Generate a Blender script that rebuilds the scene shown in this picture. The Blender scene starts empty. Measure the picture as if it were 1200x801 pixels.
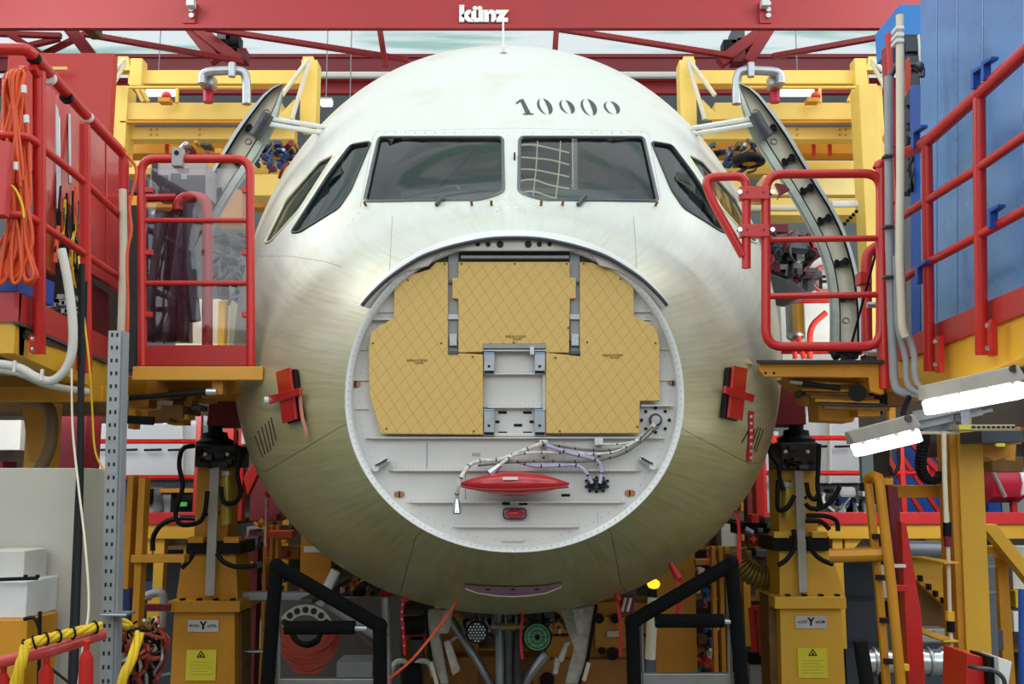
import bpy, bmesh, math, random
from mathutils import Vector, Matrix
from mathutils.geometry import delaunay_2d_cdt
random.seed(7)
R=math.radians; PI=math.pi
sc=bpy.context.scene; COL=sc.collection
# ---------------- camera, world, light, exposure ----------------
CH=2.7; PIT=R(8)
cam=bpy.data.cameras.new('camera'); cam.sensor_width=36; cam.lens=36; cam.clip_end=200
co=bpy.data.objects.new('camera',cam); COL.objects.link(co); co.location=(0,0,CH); co.rotation_euler=(R(90)+PIT,0,0); sc.camera=co
sc.view_settings.view_transform='Standard'; sc.view_settings.look='None'; sc.view_settings.gamma=1; sc.view_settings.use_curve_mapping=False
sc.view_settings.exposure=0.05
wd=bpy.data.worlds.new('world'); sc.world=wd; wd.use_nodes=True
wd.node_tree.nodes['Background'].inputs[0].default_value=(0.86,0.93,1,1); wd.node_tree.nodes['Background'].inputs[1].default_value=0.30
def area(name,loc,tgt,sx,sy,power,col=(1,1,1)):
    l=bpy.data.lights.new(name,'AREA'); l.shape='RECTANGLE'; l.size=sx; l.size_y=sy; l.energy=power; l.color=col
    o=bpy.data.objects.new(name,l); COL.objects.link(o); o.location=loc
    o.rotation_euler=(Vector(tgt)-Vector(loc)).to_track_quat('-Z','Y').to_euler()
area('hall_light',(-6,-6,8),(0,6.5,3.6),11,5,360,(0.97,0.99,1))
area('hall_light',(6,-6,8),(0,6.5,3.6),11,5,360,(0.97,0.99,1))
area('hall_light',(0,3.5,10.6),(0,7.5,3),12,5,200,(1,1,1))
area('hall_light',(-7,8,8.6),(0,9,2),2,5,260,(1,0.98,0.92))
area('hall_light',(7,8,8.6),(0,9,2),2,5,260,(1,0.98,0.92))
area('booth_fill_light',(-3.4,7.9,3.55),(-3.6,11,3.1),1.6,.3,24,(1,.97,.9))  # added fill lights, brighten the booths shaded by the rear platforms
area('booth_fill_light',(3.2,7.9,3.55),(3.6,11,3.1),1.6,.3,24,(1,.97,.9))
# ---------------- helpers ----------------
CP,SP=math.cos(PIT),math.sin(PIT)
def W(px,py,Y):
    a=(px-600)/1200; b=(400.5-py)/1200
    d=Y/(CP-b*SP)
    return Vector((a*d,Y,CH+d*(SP+b*CP)))
def WX(px,py,X):
    d=1200*X/(px-600); u=(400.5-py)/1200*d
    return Vector((X,d*CP-u*SP,CH+d*SP+u*CP))
def lin(c):
    return tuple((v/255/12.92 if v<=10 else ((v/255+.055)/1.055)**2.4) for v in c)
MATS={}
def mat(name,col,rough=.5,metal=0,var=.12,scale=3,bump=0,emit=0,coat=0,tex=None):
    if name in MATS: return MATS[name]
    m=bpy.data.materials.new(name); m.use_nodes=True; nt=m.node_tree; N=nt.nodes; L=nt.links; b=N['Principled BSDF']
    c=lin(col)
    b.inputs['Roughness'].default_value=rough; b.inputs['Metallic'].default_value=metal
    if coat: b.inputs['Coat Weight'].default_value=coat; b.inputs['Coat Roughness'].default_value=.12
    if emit:
        b.inputs['Emission Color'].default_value=(*c,1); b.inputs['Emission Strength'].default_value=emit; b.inputs['Base Color'].default_value=(*c,1)
    else:
        tc=N.new('ShaderNodeTexCoord'); n=N.new('ShaderNodeTexNoise'); n.inputs['Scale'].default_value=scale; n.inputs['Detail'].default_value=6; n.inputs['Roughness'].default_value=.65
        L.new(tc.outputs['Object'],n.inputs['Vector'])
        r=N.new('ShaderNodeValToRGB'); r.color_ramp.elements[0].position=.3; r.color_ramp.elements[1].position=.7
        r.color_ramp.elements[0].color=(*[x*(1-var) for x in c],1); r.color_ramp.elements[1].color=(*[min(1,x*(1+var*.5)) for x in c],1)
        L.new(n.outputs['Fac'],r.inputs['Fac']); L.new(r.outputs['Color'],b.inputs['Base Color'])
        mr=N.new('ShaderNodeMapRange'); mr.inputs['To Min'].default_value=max(.02,rough-.08); mr.inputs['To Max'].default_value=min(1,rough+.1)
        L.new(n.outputs['Fac'],mr.inputs['Value']); L.new(mr.outputs['Result'],b.inputs['Roughness'])
        if bump:
            bp=N.new('ShaderNodeBump'); bp.inputs['Strength'].default_value=bump; bp.inputs['Distance'].default_value=.01
            n2=N.new('ShaderNodeTexNoise'); n2.inputs['Scale'].default_value=scale*12; L.new(tc.outputs['Object'],n2.inputs['Vector'])
            L.new(n2.outputs['Fac'],bp.inputs['Height']); L.new(bp.outputs['Normal'],b.inputs['Normal'])
    MATS[name]=m; return m
def glassmat(name,tint,fmul=1.0,extra=0.0,rough=.02):
    m=bpy.data.materials.new(name); m.use_nodes=True; nt=m.node_tree; N=nt.nodes; L=nt.links
    N.remove(N['Principled BSDF']); out=N['Material Output']
    t=N.new('ShaderNodeBsdfTransparent'); t.inputs[0].default_value=(*tint,1)
    g=N.new('ShaderNodeBsdfGlossy'); g.inputs['Roughness'].default_value=rough
    f=N.new('ShaderNodeFresnel'); f.inputs[0].default_value=1.5
    ma=N.new('ShaderNodeMath'); ma.operation='MULTIPLY_ADD'; ma.inputs[1].default_value=fmul; ma.inputs[2].default_value=extra
    mx=N.new('ShaderNodeMixShader'); L.new(f.outputs[0],ma.inputs[0]); L.new(ma.outputs[0],mx.inputs[0]); L.new(t.outputs[0],mx.inputs[1]); L.new(g.outputs[0],mx.inputs[2]); L.new(mx.outputs[0],out.inputs[0])
    MATS[name]=m; return m
RED=mat('red_paint',(202,34,28),.36,0,.12,4,coat=.12)
RED2=mat('girder_red_paint',(158,34,40),.5,0,.12,1.5)
REDP=mat('pale_red_paint',(200,62,54),.35,0,.1,2,coat=.4)
DRED=mat('dark_red_paint',(120,22,34),.5,0,.15,3)
YEL=mat('yellow_paint',(226,172,52),.45,0,.1,2)
YELO=mat('golden_shaded_yellow',(206,140,28),.45,0,.18,3)  # yellow with shade put into its colour; also serves golden parts
YELP=mat('pale_yellow_paint',(236,200,100),.45,0,.08,2)
BLUE=mat('blue_paint',(96,146,204),.28,0,.16,2.2,coat=.3)
BLUD=mat('strong_blue_paint',(20,80,170),.4,0,.1,3)
WHT=mat('white_paint',(226,226,222),.45,0,.06,5)
GRYW=mat('bulkhead_paint',(212,208,204),.5,0,.06,4)
GREY=mat('grey_paint',(150,152,156),.5,0,.12,4)
DGREY=mat('dark_grey_paint',(74,78,88),.55,0,.15,3)
BLK=mat('black_plastic',(16,16,18),.5,0,.3,6)
RUB=mat('black_foam',(9,9,10),.9,0,.3,10,bump=.4)
BEI=mat('beige_paint',(190,184,170),.5,0,.06,1.5)
CRM=mat('cream_plastic',(214,204,180),.5,0,.08,4)
STL=mat('galvanised_steel',(176,180,184),.38,.8,.15,14)
STLD=mat('dark_steel',(86,86,88),.4,.7,.25,10)
SIL=mat('bright_aluminium',(205,208,212),.25,.9,.1,8)
ORG=mat('orange_cable',(226,86,36),.5,0,.12,8)
BRN=mat('brown_machine_parts',(120,84,36),.6,.1,.35,8)
FAB=mat('white_tarpaulin',(214,216,224),.6,0,.06,1.2,bump=.2)
ROPE=mat('yellow_cable',(228,188,28),.55,0,.12,14)
CREAMW=mat('door_lining',(216,208,184),.5,0,.12,6)
GRNG=mat('grey_green_primer',(178,184,170),.4,.3,.25,9)
DECK=mat('deck_edge',(40,40,42),.6,0,.2,4)
TRED=mat('red_ribbon',(205,22,34),.45,0,.12,10)
for m_ in (RUB,BLK): m_.node_tree.nodes['Principled BSDF'].inputs['Specular IOR Level'].default_value=.2
def finish(o,parent):
    COL.objects.link(o)
    if parent is not None: o.parent=parent
    return o
def obj(name,V,F,m,parent=None,smooth=False,bevel=0):
    me=bpy.data.meshes.new(name); me.from_pydata([tuple(v) for v in V],[],F)
    me.validate(); me.update()
    if smooth: me.shade_smooth()
    me.materials.append(m)
    o=bpy.data.objects.new(name,me)
    if bevel:
        b=o.modifiers.new('bevel','BEVEL'); b.width=bevel; b.segments=2; b.limit_method='ANGLE'; b.angle_limit=R(40)
    return finish(o,parent)
def tag(o,label,cat,group=None,kind=None):
    if label: o['label']=label
    if cat: o['category']=cat
    if group: o['group']=group
    if kind: o['kind']=kind
    return o
THINGS=[]
def thing(name,label,cat,group=None):
    o=bpy.data.objects.new(name,None); o.empty_display_size=.1; COL.objects.link(o); tag(o,label,cat,group); THINGS.append(o); return o
class MB:
    def __init__(s): s.v=[]; s.f=[]
    def add(s,V,F):
        n=len(s.v); s.v+=[Vector(v) for v in V]; s.f+=[tuple(i+n for i in f) for f in F]; return s
    def box(s,a,b):
        x0,x1=sorted((a[0],b[0])); y0,y1=sorted((a[1],b[1])); z0,z1=sorted((a[2],b[2]))
        return s.add([(x0,y0,z0),(x1,y0,z0),(x1,y1,z0),(x0,y1,z0),(x0,y0,z1),(x1,y0,z1),(x1,y1,z1),(x0,y1,z1)],[(3,2,1,0),(4,5,6,7),(0,1,5,4),(1,2,6,5),(2,3,7,6),(3,0,4,7)])
    def prism(s,P,dv):
        n=len(P); dv=Vector(dv); P=[Vector(p) for p in P]
        # orientation so that caps face outward
        nr=Vector((0,0,0))
        for i in range(n): nr+=(P[i]-P[0]).cross(P[(i+1)%n]-P[0])
        if nr.dot(dv)>0: P=P[::-1]
        F=[tuple(range(n)),tuple(range(2*n-1,n-1,-1))]+[((i+1)%n,i,n+i,n+(i+1)%n) for i in range(n)]
        return s.add(P+[p+dv for p in P],F)
    def tube(s,P,r,n=8,closed=False,rr=None,caps=True):
        P=[Vector(p) for p in P]; m=len(P); V=[];up=None
        for i,p in enumerate(P):
            if closed: t=P[(i+1)%m]-P[i-1]
            else: t=P[min(i+1,m-1)]-P[max(i-1,0)]
            if t.length<1e-9: t=Vector((0,0,1))
            t.normalize()
            if up is None:
                up=Vector((0,0,1)) if abs(t.z)<.9 else Vector((1,0,0))
            a=t.cross(up)
            if a.length<1e-6: a=t.cross(Vector((.3,1,.2)))
            a.normalize(); up=a.cross(t).normalized()
            q=rr[i] if rr else r
            for k in range(n):
                g=2*PI*k/n; V.append(p+a*math.cos(g)*q+up*math.sin(g)*q)
        F=[]
        for i in range(m if closed else m-1):
            j=(i+1)%m
            for k in range(n): F.append((i*n+k,i*n+(k+1)%n,j*n+(k+1)%n,j*n+k))
        if not closed and caps: F+= [tuple(range(n-1,-1,-1)),tuple((m-1)*n+k for k in range(n))]
        return s.add(V,F)
    def bar(s,a,b,w,h,up=(0,0,1)):
        a=Vector(a);b=Vector(b);t=(b-a).normalized();u=Vector(up)
        if abs(t.dot(u))>.98: u=Vector((0,1,0))
        x=t.cross(u).normalized();y=x.cross(t)
        c=[(-w/2,-h/2),(w/2,-h/2),(w/2,h/2),(-w/2,h/2)]
        return s.add([p+x*i+y*j for p in (a,b) for i,j in c],[(3,2,1,0),(4,5,6,7),(0,1,5,4),(1,2,6,5),(2,3,7,6),(3,0,4,7)])
    def disc(s,c,nrm,r,d,n=12,r2=None):
        c=Vector(c); nrm=Vector(nrm).normalized(); return s.tube([c,c+nrm*d],r,n,rr=[r,r if r2 is None else r2])
    def ball(s,c,rx,ry,rz,n=12,m=8):
        V=[];F=[]
        for i in range(m+1):
            ph=PI*i/m
            for k in range(n):
                g=2*PI*k/n; V.append((c[0]+rx*math.sin(ph)*math.cos(g),c[1]+ry*math.sin(ph)*math.sin(g),c[2]+rz*math.cos(ph)))
        for i in range(m):
            for k in range(n): F.append((i*n+k,(i+1)*n+k,(i+1)*n+(k+1)%n,i*n+(k+1)%n))
        return s.add(V,F)
    def out(s,name,m,parent=None,smooth=False,bevel=0):
        o=obj(name,s.v,s.f,m,parent,smooth,bevel)
        if smooth:
            me=o.data
            try: me.set_sharp_from_angle(angle=R(45))
            except Exception: pass
        return o
def cr(P,k=5,closed=False):
    P=[Vector(p) for p in P]; n=len(P); O=[]
    rng=range(n if closed else n-1)
    for i in rng:
        if closed: a,b,c,d=P[i-1],P[i],P[(i+1)%n],P[(i+2)%n]
        else: a,b,c,d=P[max(i-1,0)],P[i],P[i+1],P[min(i+2,n-1)]
        for j in range(k):
            t=j/k; O.append(.5*((2*b)+(c-a)*t+(2*a-5*b+4*c-d)*t*t+(3*b-a-3*c+d)*t**3))
    if not closed: O.append(P[-1])
    return O
def bx(name,x0,y0,x1,y1,Y,D,m,parent=None,bevel=.004):
    a=W(x0,(y0+y1)/2,Y); b=W(x1,(y0+y1)/2,Y); xm=(x0+x1)/2
    return MB().box((a.x,Y,0 if y1>=829 else W(xm,y1,Y).z),(b.x,Y+D,W(xm,y0,Y).z)).out(name,m,parent,bevel=bevel)
def pp(name,pts,Y,D,m,parent=None,bevel=.003):
    P=[W(x,y,Y) for x,y in pts]
    for p,q in zip(P,pts):
        if q[1]>=829: p.z=0
    return MB().prism(P,(0,D,0)).out(name,m,parent,bevel=bevel)
def tofloor(a,b):
    d=b-a; return b+d*(b.z/-d.z) if d.z<-1e-6 else b
def tb(name,pts,r,m,parent=None,k=0,n=8,closed=False):
    P=[W(*p) for p in pts]
    if pts[-1][1]>=829: P[-1]=tofloor(P[-2],P[-1])
    if k: P=cr(P,k,closed)
    return MB().tube(P,r,n,closed).out(name,m,parent,smooth=True)
def rnd(P,rad=.08,k=5,closed=False):
    P=[Vector(p) for p in P]; n=len(P); O=[]
    for i,p in enumerate(P):
        if not closed and i in (0,n-1): O.append(p); continue
        a=P[i-1]; b=P[(i+1)%n]; u=(a-p); v=(b-p); r1=min(rad,u.length*.45); r2=min(rad,v.length*.45)
        A=p+u.normalized()*r1; B=p+v.normalized()*r2
        for j in range(k+1):
            t=j/k; O.append(A*(1-t)**2+p*2*t*(1-t)+B*t*t)
    return O
def pipe(name,P,r,m,parent=None,rad=.08,n=10,closed=False):
    return MB().tube(rnd(P,rad,5,closed),r,n,closed).out(name,m,parent,smooth=True)
def text(name,s,p,size,m,parent=None,rot=(PI/2,0,0),ext=.002,bold=0,sx=1,shear=0):
    c=bpy.data.curves.new(name,'FONT'); c.body=s; c.size=size; c.extrude=ext; c.offset=bold; c.align_x='CENTER'; c.align_y='CENTER'; c.shear=shear
    t=bpy.data.objects.new(name,c); COL.objects.link(t); bpy.context.view_layer.update()
    me=bpy.data.meshes.new_from_object(t.evaluated_get(bpy.context.evaluated_depsgraph_get()))
    bpy.data.objects.remove(t); bpy.data.curves.remove(c)
    from mathutils import Euler
    me.transform(Matrix.Translation(p)@Euler(rot).to_matrix().to_4x4()@Matrix.Diagonal((sx,1,1,1)))
    me.materials.clear(); me.materials.append(m); o=bpy.data.objects.new(name,me); return finish(o,parent)
def struct(o): o['kind']='structure'; return o
# ---------------- setting: hall shell ----------------
FLM=mat('floor_coating',(120,122,118),.35,0,.15,1.2)
o=struct(MB().box((-24,-18,-.1),(24,27,0)).out('floor',FLM))
# roof: translucent daylight membrane over the hall, carried by red steel
def membrane():
    m=bpy.data.materials.new('daylight_membrane'); m.use_nodes=True; N=m.node_tree.nodes; L=m.node_tree.links; b=N['Principled BSDF']
    tc=N.new('ShaderNodeTexCoord'); mp=N.new('ShaderNodeMapping'); mp.inputs['Scale'].default_value=(.25,1.2,1); n=N.new('ShaderNodeTexNoise'); n.inputs['Scale'].default_value=1.1; n.inputs['Detail'].default_value=5
    r=N.new('ShaderNodeValToRGB'); r.color_ramp.elements[0].position=.38; r.color_ramp.elements[0].color=(.42,.66,.62,1); r.color_ramp.elements[1].position=.5; r.color_ramp.elements[1].color=(.88,.97,1,1)
    L.new(tc.outputs['Object'],mp.inputs[0]); L.new(mp.outputs[0],n.inputs['Vector']); L.new(n.outputs['Fac'],r.inputs[0]); L.new(r.outputs[0],b.inputs['Base Color']); L.new(r.outputs[0],b.inputs['Emission Color']); b.inputs['Emission Strength'].default_value=.7
    return m
MEM=membrane()
struct(MB().box((-24,-18,11.9),(24,27,12)).out('ceiling',MEM))
WALLM=mat('hall_wall_paint',(150,150,150),.7,0,.1,.5)
struct(MB().box((-24,26.9,0),(24,27.1,11.9)).out('wall_back',WALLM))
# ---------------- aircraft nose ----------------
def pch(xs,ys):
    n=len(xs); h=[xs[i+1]-xs[i] for i in range(n-1)]; d=[(ys[i+1]-ys[i])/h[i] for i in range(n-1)]
    m=[d[0]]+[0 if d[i-1]*d[i]<=0 else 2*d[i-1]*d[i]/(d[i-1]+d[i]) for i in range(1,n-1)]+[d[-1]]
    def f(x):
        x=min(max(x,xs[0]),xs[-1]); i=0
        while i<n-2 and x>xs[i+1]: i+=1
        t=(x-xs[i])/h[i]
        return (2*t**3-3*t*t+1)*ys[i]+(t**3-2*t*t+t)*h[i]*m[i]+(-2*t**3+3*t*t)*ys[i+1]+(t**3-t*t)*h[i]*m[i+1]
    return f
fT=pch([5,5.35,5.7,6.0,6.4,6.8,7.3,7.8,8.3,8.8,9.5,16],[1.235,1.43,1.60,1.80,2.20,2.58,3.04,3.43,3.72,3.91,4.02,4.04])
fB=pch([5,5.5,6,6.5,7,7.5,8.5,16],[-.315,-.52,-.68,-.78,-.845,-.895,-.93,-.95])
fA=pch([5,5.3,5.7,6.2,6.7,7.2,8,9,16],[.83,1.07,1.33,1.6,1.79,1.94,2.09,2.15,2.15])
fZ=pch([5,5.5,6,6.5,7.2,8,9,16],[.44,.5,.58,.7,.95,1.2,1.4,1.5])
fC=lambda Y:.0125-.022*(Y-5)
NU=2.12
def S(Y,th,off=0):
    c,s=math.cos(th),math.sin(th)
    T,B,A,Z,C=fT(Y),fB(Y),fA(Y),fZ(Y),fC(Y)
    e=2/NU if s>0 else 2/2.06
    x=C+A*math.copysign(abs(c)**e,c); z=Z+((T-Z) if s>0 else (Z-B))*math.copysign(abs(s)**e,s)
    p=Vector((x,Y,CH+z))
    if off: p+=SN(Y,th)*off
    return p
def SN(Y,th):
    e=1e-3
    a=S(Y,th+e)-S(Y,th-e); b=S(Y+e,th)-S(Y-e,th) if Y>5.001 else S(Y+2*e,th)-S(Y,th)
    n=a.cross(b)
    if n.length<1e-12: return Vector((0,-1,0))
    n.normalize(); c=Vector((fC(Y),Y,CH+fZ(Y)))
    if n.dot(S(Y,th)-c)<0: n=-n
    return n
def inside(p):
    Y=p.y
    if Y<5: return False
    z=p.z-CH-fZ(Y); x=abs(p.x-fC(Y))/fA(Y)
    if z>0: return x**NU+(z/(fT(Y)-fZ(Y)))**NU<1
    return x**2.06+(-z/(fZ(Y)-fB(Y)))**2.06<1
def hit(px,py):
    lo=None
    for i in range(0,400):
        Y=5+i*.01
        if inside(W(px,py,Y)): lo=Y-.01; break
    if lo is None: return None
    hi=lo+.01
    for _ in range(22):
        m=(lo+hi)/2
        if inside(W(px,py,m)): hi=m
        else: lo=m
    p=W(px,py,hi); Y=hi; z=p.z-CH-fZ(Y); nx=(p.x-fC(Y))/fA(Y); nz=z/(fT(Y)-fZ(Y)) if z>0 else z/(fZ(Y)-fB(Y))
    e=NU/2 if z>0 else 1.03
    th=math.atan2(math.copysign(abs(nz)**e,nz),math.copysign(abs(nx)**e,nx))
    if th<-PI/2: th+=2*PI
    return Y,th
def hp(px,py,off=0):
    h=hit(px,py); 
    if h is None: h=(7.6,PI/2)
    return S(h[0],h[1],off)
def dens(poly,k=10):
    O=[]
    for i in range(len(poly)):
        a=poly[i]; b=poly[(i+1)%len(poly)]
        for j in range(k): O.append((a[0]+(b[0]-a[0])*j/k,a[1]+(b[1]-a[1])*j/k))
    return O
def cround(poly,r=6,k=4):
    O=[]
    n=len(poly)
    for i in range(n):
        p=Vector(poly[i]); a=Vector(poly[i-1]); b=Vector(poly[(i+1)%n]); u=a-p; v=b-p
        A=p+u.normalized()*min(r,u.length*.4); B=p+v.normalized()*min(r,v.length*.4)
        for j in range(k+1):
            t=j/k; q=A*(1-t)**2+p*2*t*(1-t)+B*t*t; O.append((q.x,q.y))
    return O
def mir(poly): return [(1198-x,y) for x,y in poly][::-1]
WIN={}
ws=[(444,161),(589,161),(590,225),(576,231),(560,235),(427,236)]
WIN['windscreen_L']=ws; WIN['windscreen_R']=mir(ws)
sd=[(435,166),(411,170),(386,203),(341,273),(352,272),(397,244),(411,223)]
WIN['side_L']=sd; WIN['side_R']=mir(sd)
rr_=[(393,181),(374,190),(334,236),(310,285),(318,283),(352,245)]
WIN['rear_L']=rr_; WIN['rear_R']=mir(rr_)
SS=1.4
Wp={}
for k,p in WIN.items():
    d=dens(cround(p,5),3); Wp[k]=[hit(*q) for q in d]
    Wp[k]=[h for h in Wp[k] if h]
# seams between skin panels (constant angle), from the photograph's panel lines
SEAM=[]
for a,b in (((404,497),(312,552)),((794,500),(878,543)),((487,629),(470,692)),((716,624),(728,686))):
    H=[hit(a[0]+(b[0]-a[0])*k/6,a[1]+(b[1]-a[1])*k/6) for k in range(7)]; H=[h for h in H if h]; SEAM.append(H)
SEAM.sort(key=lambda q:q[0][1])
def seam(q):
    q=sorted(q); return pch([h[0] for h in q],[h[1] for h in q])
SF=[seam(q) for q in SEAM]
def pin(pt,poly):
    x,y=pt; c=False; n=len(poly)
    for i in range(n):
        x1,y1=poly[i]; x2,y2=poly[i-1]
        if (y1>y)!=(y2>y) and x<(x2-x1)*(y-y1)/(y2-y1)+x1: c=not c
    return c
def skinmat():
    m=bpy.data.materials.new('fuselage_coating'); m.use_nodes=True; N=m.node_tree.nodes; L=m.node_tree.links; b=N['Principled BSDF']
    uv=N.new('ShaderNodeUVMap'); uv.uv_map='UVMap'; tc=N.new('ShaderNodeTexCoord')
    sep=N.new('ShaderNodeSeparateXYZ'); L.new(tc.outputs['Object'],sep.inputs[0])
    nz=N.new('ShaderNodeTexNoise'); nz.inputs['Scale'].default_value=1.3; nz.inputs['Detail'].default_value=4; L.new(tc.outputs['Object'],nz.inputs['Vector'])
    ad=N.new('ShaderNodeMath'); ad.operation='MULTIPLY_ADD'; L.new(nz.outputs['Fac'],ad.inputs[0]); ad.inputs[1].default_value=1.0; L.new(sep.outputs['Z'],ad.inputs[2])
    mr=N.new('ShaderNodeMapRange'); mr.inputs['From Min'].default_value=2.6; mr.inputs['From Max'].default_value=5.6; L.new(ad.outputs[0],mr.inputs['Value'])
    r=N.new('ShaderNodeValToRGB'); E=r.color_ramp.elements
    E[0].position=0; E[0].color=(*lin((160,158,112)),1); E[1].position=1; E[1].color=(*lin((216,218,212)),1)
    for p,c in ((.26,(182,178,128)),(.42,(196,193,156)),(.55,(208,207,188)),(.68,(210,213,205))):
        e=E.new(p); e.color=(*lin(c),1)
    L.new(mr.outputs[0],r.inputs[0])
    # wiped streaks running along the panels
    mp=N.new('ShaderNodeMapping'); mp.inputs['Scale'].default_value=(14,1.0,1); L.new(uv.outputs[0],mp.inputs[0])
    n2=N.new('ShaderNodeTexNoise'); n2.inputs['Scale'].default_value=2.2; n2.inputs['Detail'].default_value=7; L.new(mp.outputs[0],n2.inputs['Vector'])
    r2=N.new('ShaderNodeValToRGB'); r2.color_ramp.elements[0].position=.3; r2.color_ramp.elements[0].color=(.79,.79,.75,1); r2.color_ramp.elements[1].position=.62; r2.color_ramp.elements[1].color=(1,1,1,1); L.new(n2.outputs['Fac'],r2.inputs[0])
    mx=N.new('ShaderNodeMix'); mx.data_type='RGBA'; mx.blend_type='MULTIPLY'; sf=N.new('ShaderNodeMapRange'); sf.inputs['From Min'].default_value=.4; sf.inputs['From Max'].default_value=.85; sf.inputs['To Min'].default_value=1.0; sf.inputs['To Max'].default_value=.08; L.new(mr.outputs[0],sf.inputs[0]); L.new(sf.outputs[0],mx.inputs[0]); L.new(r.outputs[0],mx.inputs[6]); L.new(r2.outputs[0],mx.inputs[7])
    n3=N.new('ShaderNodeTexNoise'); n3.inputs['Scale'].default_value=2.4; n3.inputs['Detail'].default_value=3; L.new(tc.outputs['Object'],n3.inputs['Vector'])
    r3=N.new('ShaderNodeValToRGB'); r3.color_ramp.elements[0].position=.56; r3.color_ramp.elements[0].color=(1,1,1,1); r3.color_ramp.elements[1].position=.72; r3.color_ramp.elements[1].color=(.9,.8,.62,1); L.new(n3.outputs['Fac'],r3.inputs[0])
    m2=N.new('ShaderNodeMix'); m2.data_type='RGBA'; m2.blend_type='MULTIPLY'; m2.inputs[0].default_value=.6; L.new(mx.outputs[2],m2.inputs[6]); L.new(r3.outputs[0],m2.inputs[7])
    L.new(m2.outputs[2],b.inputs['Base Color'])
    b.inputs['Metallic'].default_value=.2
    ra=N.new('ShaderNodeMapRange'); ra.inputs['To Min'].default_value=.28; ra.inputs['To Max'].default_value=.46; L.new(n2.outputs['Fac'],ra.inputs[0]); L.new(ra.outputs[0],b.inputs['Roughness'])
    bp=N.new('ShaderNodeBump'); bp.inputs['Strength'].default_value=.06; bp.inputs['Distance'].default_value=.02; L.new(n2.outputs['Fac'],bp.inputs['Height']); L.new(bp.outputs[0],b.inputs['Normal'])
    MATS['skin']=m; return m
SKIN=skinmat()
AC=thing('aircraft','unpainted airliner nose section with radome removed, number 10000 above the windscreen','aircraft')
def build_skin():
    Ys=[5+.05*i for i in range(90)]+[9.6,10.2,11,12,13,14]
    bounds=[lambda Y:-PI/2]+SF+[lambda Y:1.5*PI]
    g=.0016
    for bi in range(len(bounds)-1):
        ga=g if bi else 0; gb=g if bi<len(bounds)-2 else 0
        t0,t1=bounds[bi](5.5)+.12,bounds[bi+1](5.5)-.12
        nt=max(6,int((t1-t0)/R(1.8)))
        pts=[];edges=[]
        for Y in Ys:
            u0=bounds[bi](Y)+ga; u1=bounds[bi+1](Y)-gb
            for i in range(nt+1): pts.append(Vector(((u0+(u1-u0)*i/nt)*SS,Y)))
        n=nt+1; m=len(Ys)
        for i in range(nt): edges+=[(i,i+1),((m-1)*n+i,(m-1)*n+i+1)]
        for j in range(m-1): edges+=[(j*n,(j+1)*n),(j*n+nt,(j+1)*n+nt)]
        polys=[]
        for k,P in Wp.items():
            q=[(h[1]*SS,h[0]) for h in P]
            if all(t0*SS<x<t1*SS for x,_ in q):
                polys.append(q); b=len(pts); pts+=[Vector(x) for x in q]; edges+=[(b+i,b+(i+1)%len(q)) for i in range(len(q))]
            elif any(t0*SS<x<t1*SS for x,_ in q): pass;print('WINDOW CROSSES SEAM',k,bounds)
        vs,es,fs,_,_,_=delaunay_2d_cdt(pts,edges,[],1,1e-6)
        bl,bh=bounds[bi],bounds[bi+1]
        V=[S(v.y,v.x/SS) for v in vs]; NN=[SN(v.y,v.x/SS) for v in vs]
        F=[]
        for f in fs:
            c=sum((vs[i] for i in f),Vector((0,0)))/len(f)
            if any(pin((c.x,c.y),q) for q in polys): continue
            if c.x/SS<bl(c.y)+ga*.5 or c.x/SS>bh(c.y)-gb*.5: continue
            a,b_,c_=V[f[0]],V[f[1]],V[f[2]]
            if (b_-a).cross(c_-a).dot(NN[f[0]])<0: f=f[::-1]
            F.append(tuple(f))
        me=bpy.data.meshes.new('skin_panel'); me.from_pydata(V,[],F); me.update(); me.shade_smooth()
        uvl=me.uv_layers.new(name='UVMap')
        for lp in me.loops: uvl.data[lp.index].uv=(vs[lp.vertex_index].x,vs[lp.vertex_index].y)
        me.normals_split_custom_set_from_vertices([tuple(x) for x in NN])
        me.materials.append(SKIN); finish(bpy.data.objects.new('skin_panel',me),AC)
    mb=MB()
    for t_ in SF:
        L=[]
        for Y in Ys: t=t_(Y); L+= [S(Y,t-.003,-.004),S(Y,t+.003,-.004)]
        mb.add(L,[(2*i,2*i+1,2*i+3,2*i+2) for i in range(len(Ys)-1)])
    for pl in ([(456,322),(458,290),(460,248)],[(746,322),(745,290),(742,248)],[(422,243),(437,160),(441,154),(600,150),(757,154),(761,160),(776,243)],[(303,300),(340,300),(380,306),(404,314)]):
        H=[hit(x,y) for x,y in dens(pl,8)[:-8]]
        if None in H: continue
        mb.tube([S(h[0],h[1],-.0012) for h in H],.0022,4)
    mb.out('seam_sealant',mat('sealant',(120,118,108),.6),AC)
build_skin()
# dark flight deck lining behind the panes, seat and glareshield shapes
DK=mat('deck_lining',(62,64,60),.8,0,.2,3)
MB().box((-1.5,8.8,3.0),(1.45,8.9,6.0)).out('flight_deck_bulkhead',DK,AC)
MB().box((-1.6,6.3,3.3),(1.55,8.8,3.35)).out('flight_deck_floor',DK,AC)
gs=MB().prism([(-.95,6.1,4.25),(.9,6.1,4.25),(1.0,6.75,4.30),(-1.05,6.75,4.30)],(0,0,.05)); gs.out('glareshield',mat('glareshield',(60,66,70),.7),AC,bevel=.01)
for x in (-.55,.5):
    mb=MB().box((x-.25,7.6,4.0),(x+.25,7.75,4.75)); mb.box((x-.15,7.62,4.78),(x+.15,7.74,5.0)); mb.out('pilot_seat',mat('seat_cover',(96,100,104),.8),AC,bevel=.03)
bx('side_curtain',360,190,400,300,7.4,.05,mat('teal_film',(50,120,130),.4),AC)
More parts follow.
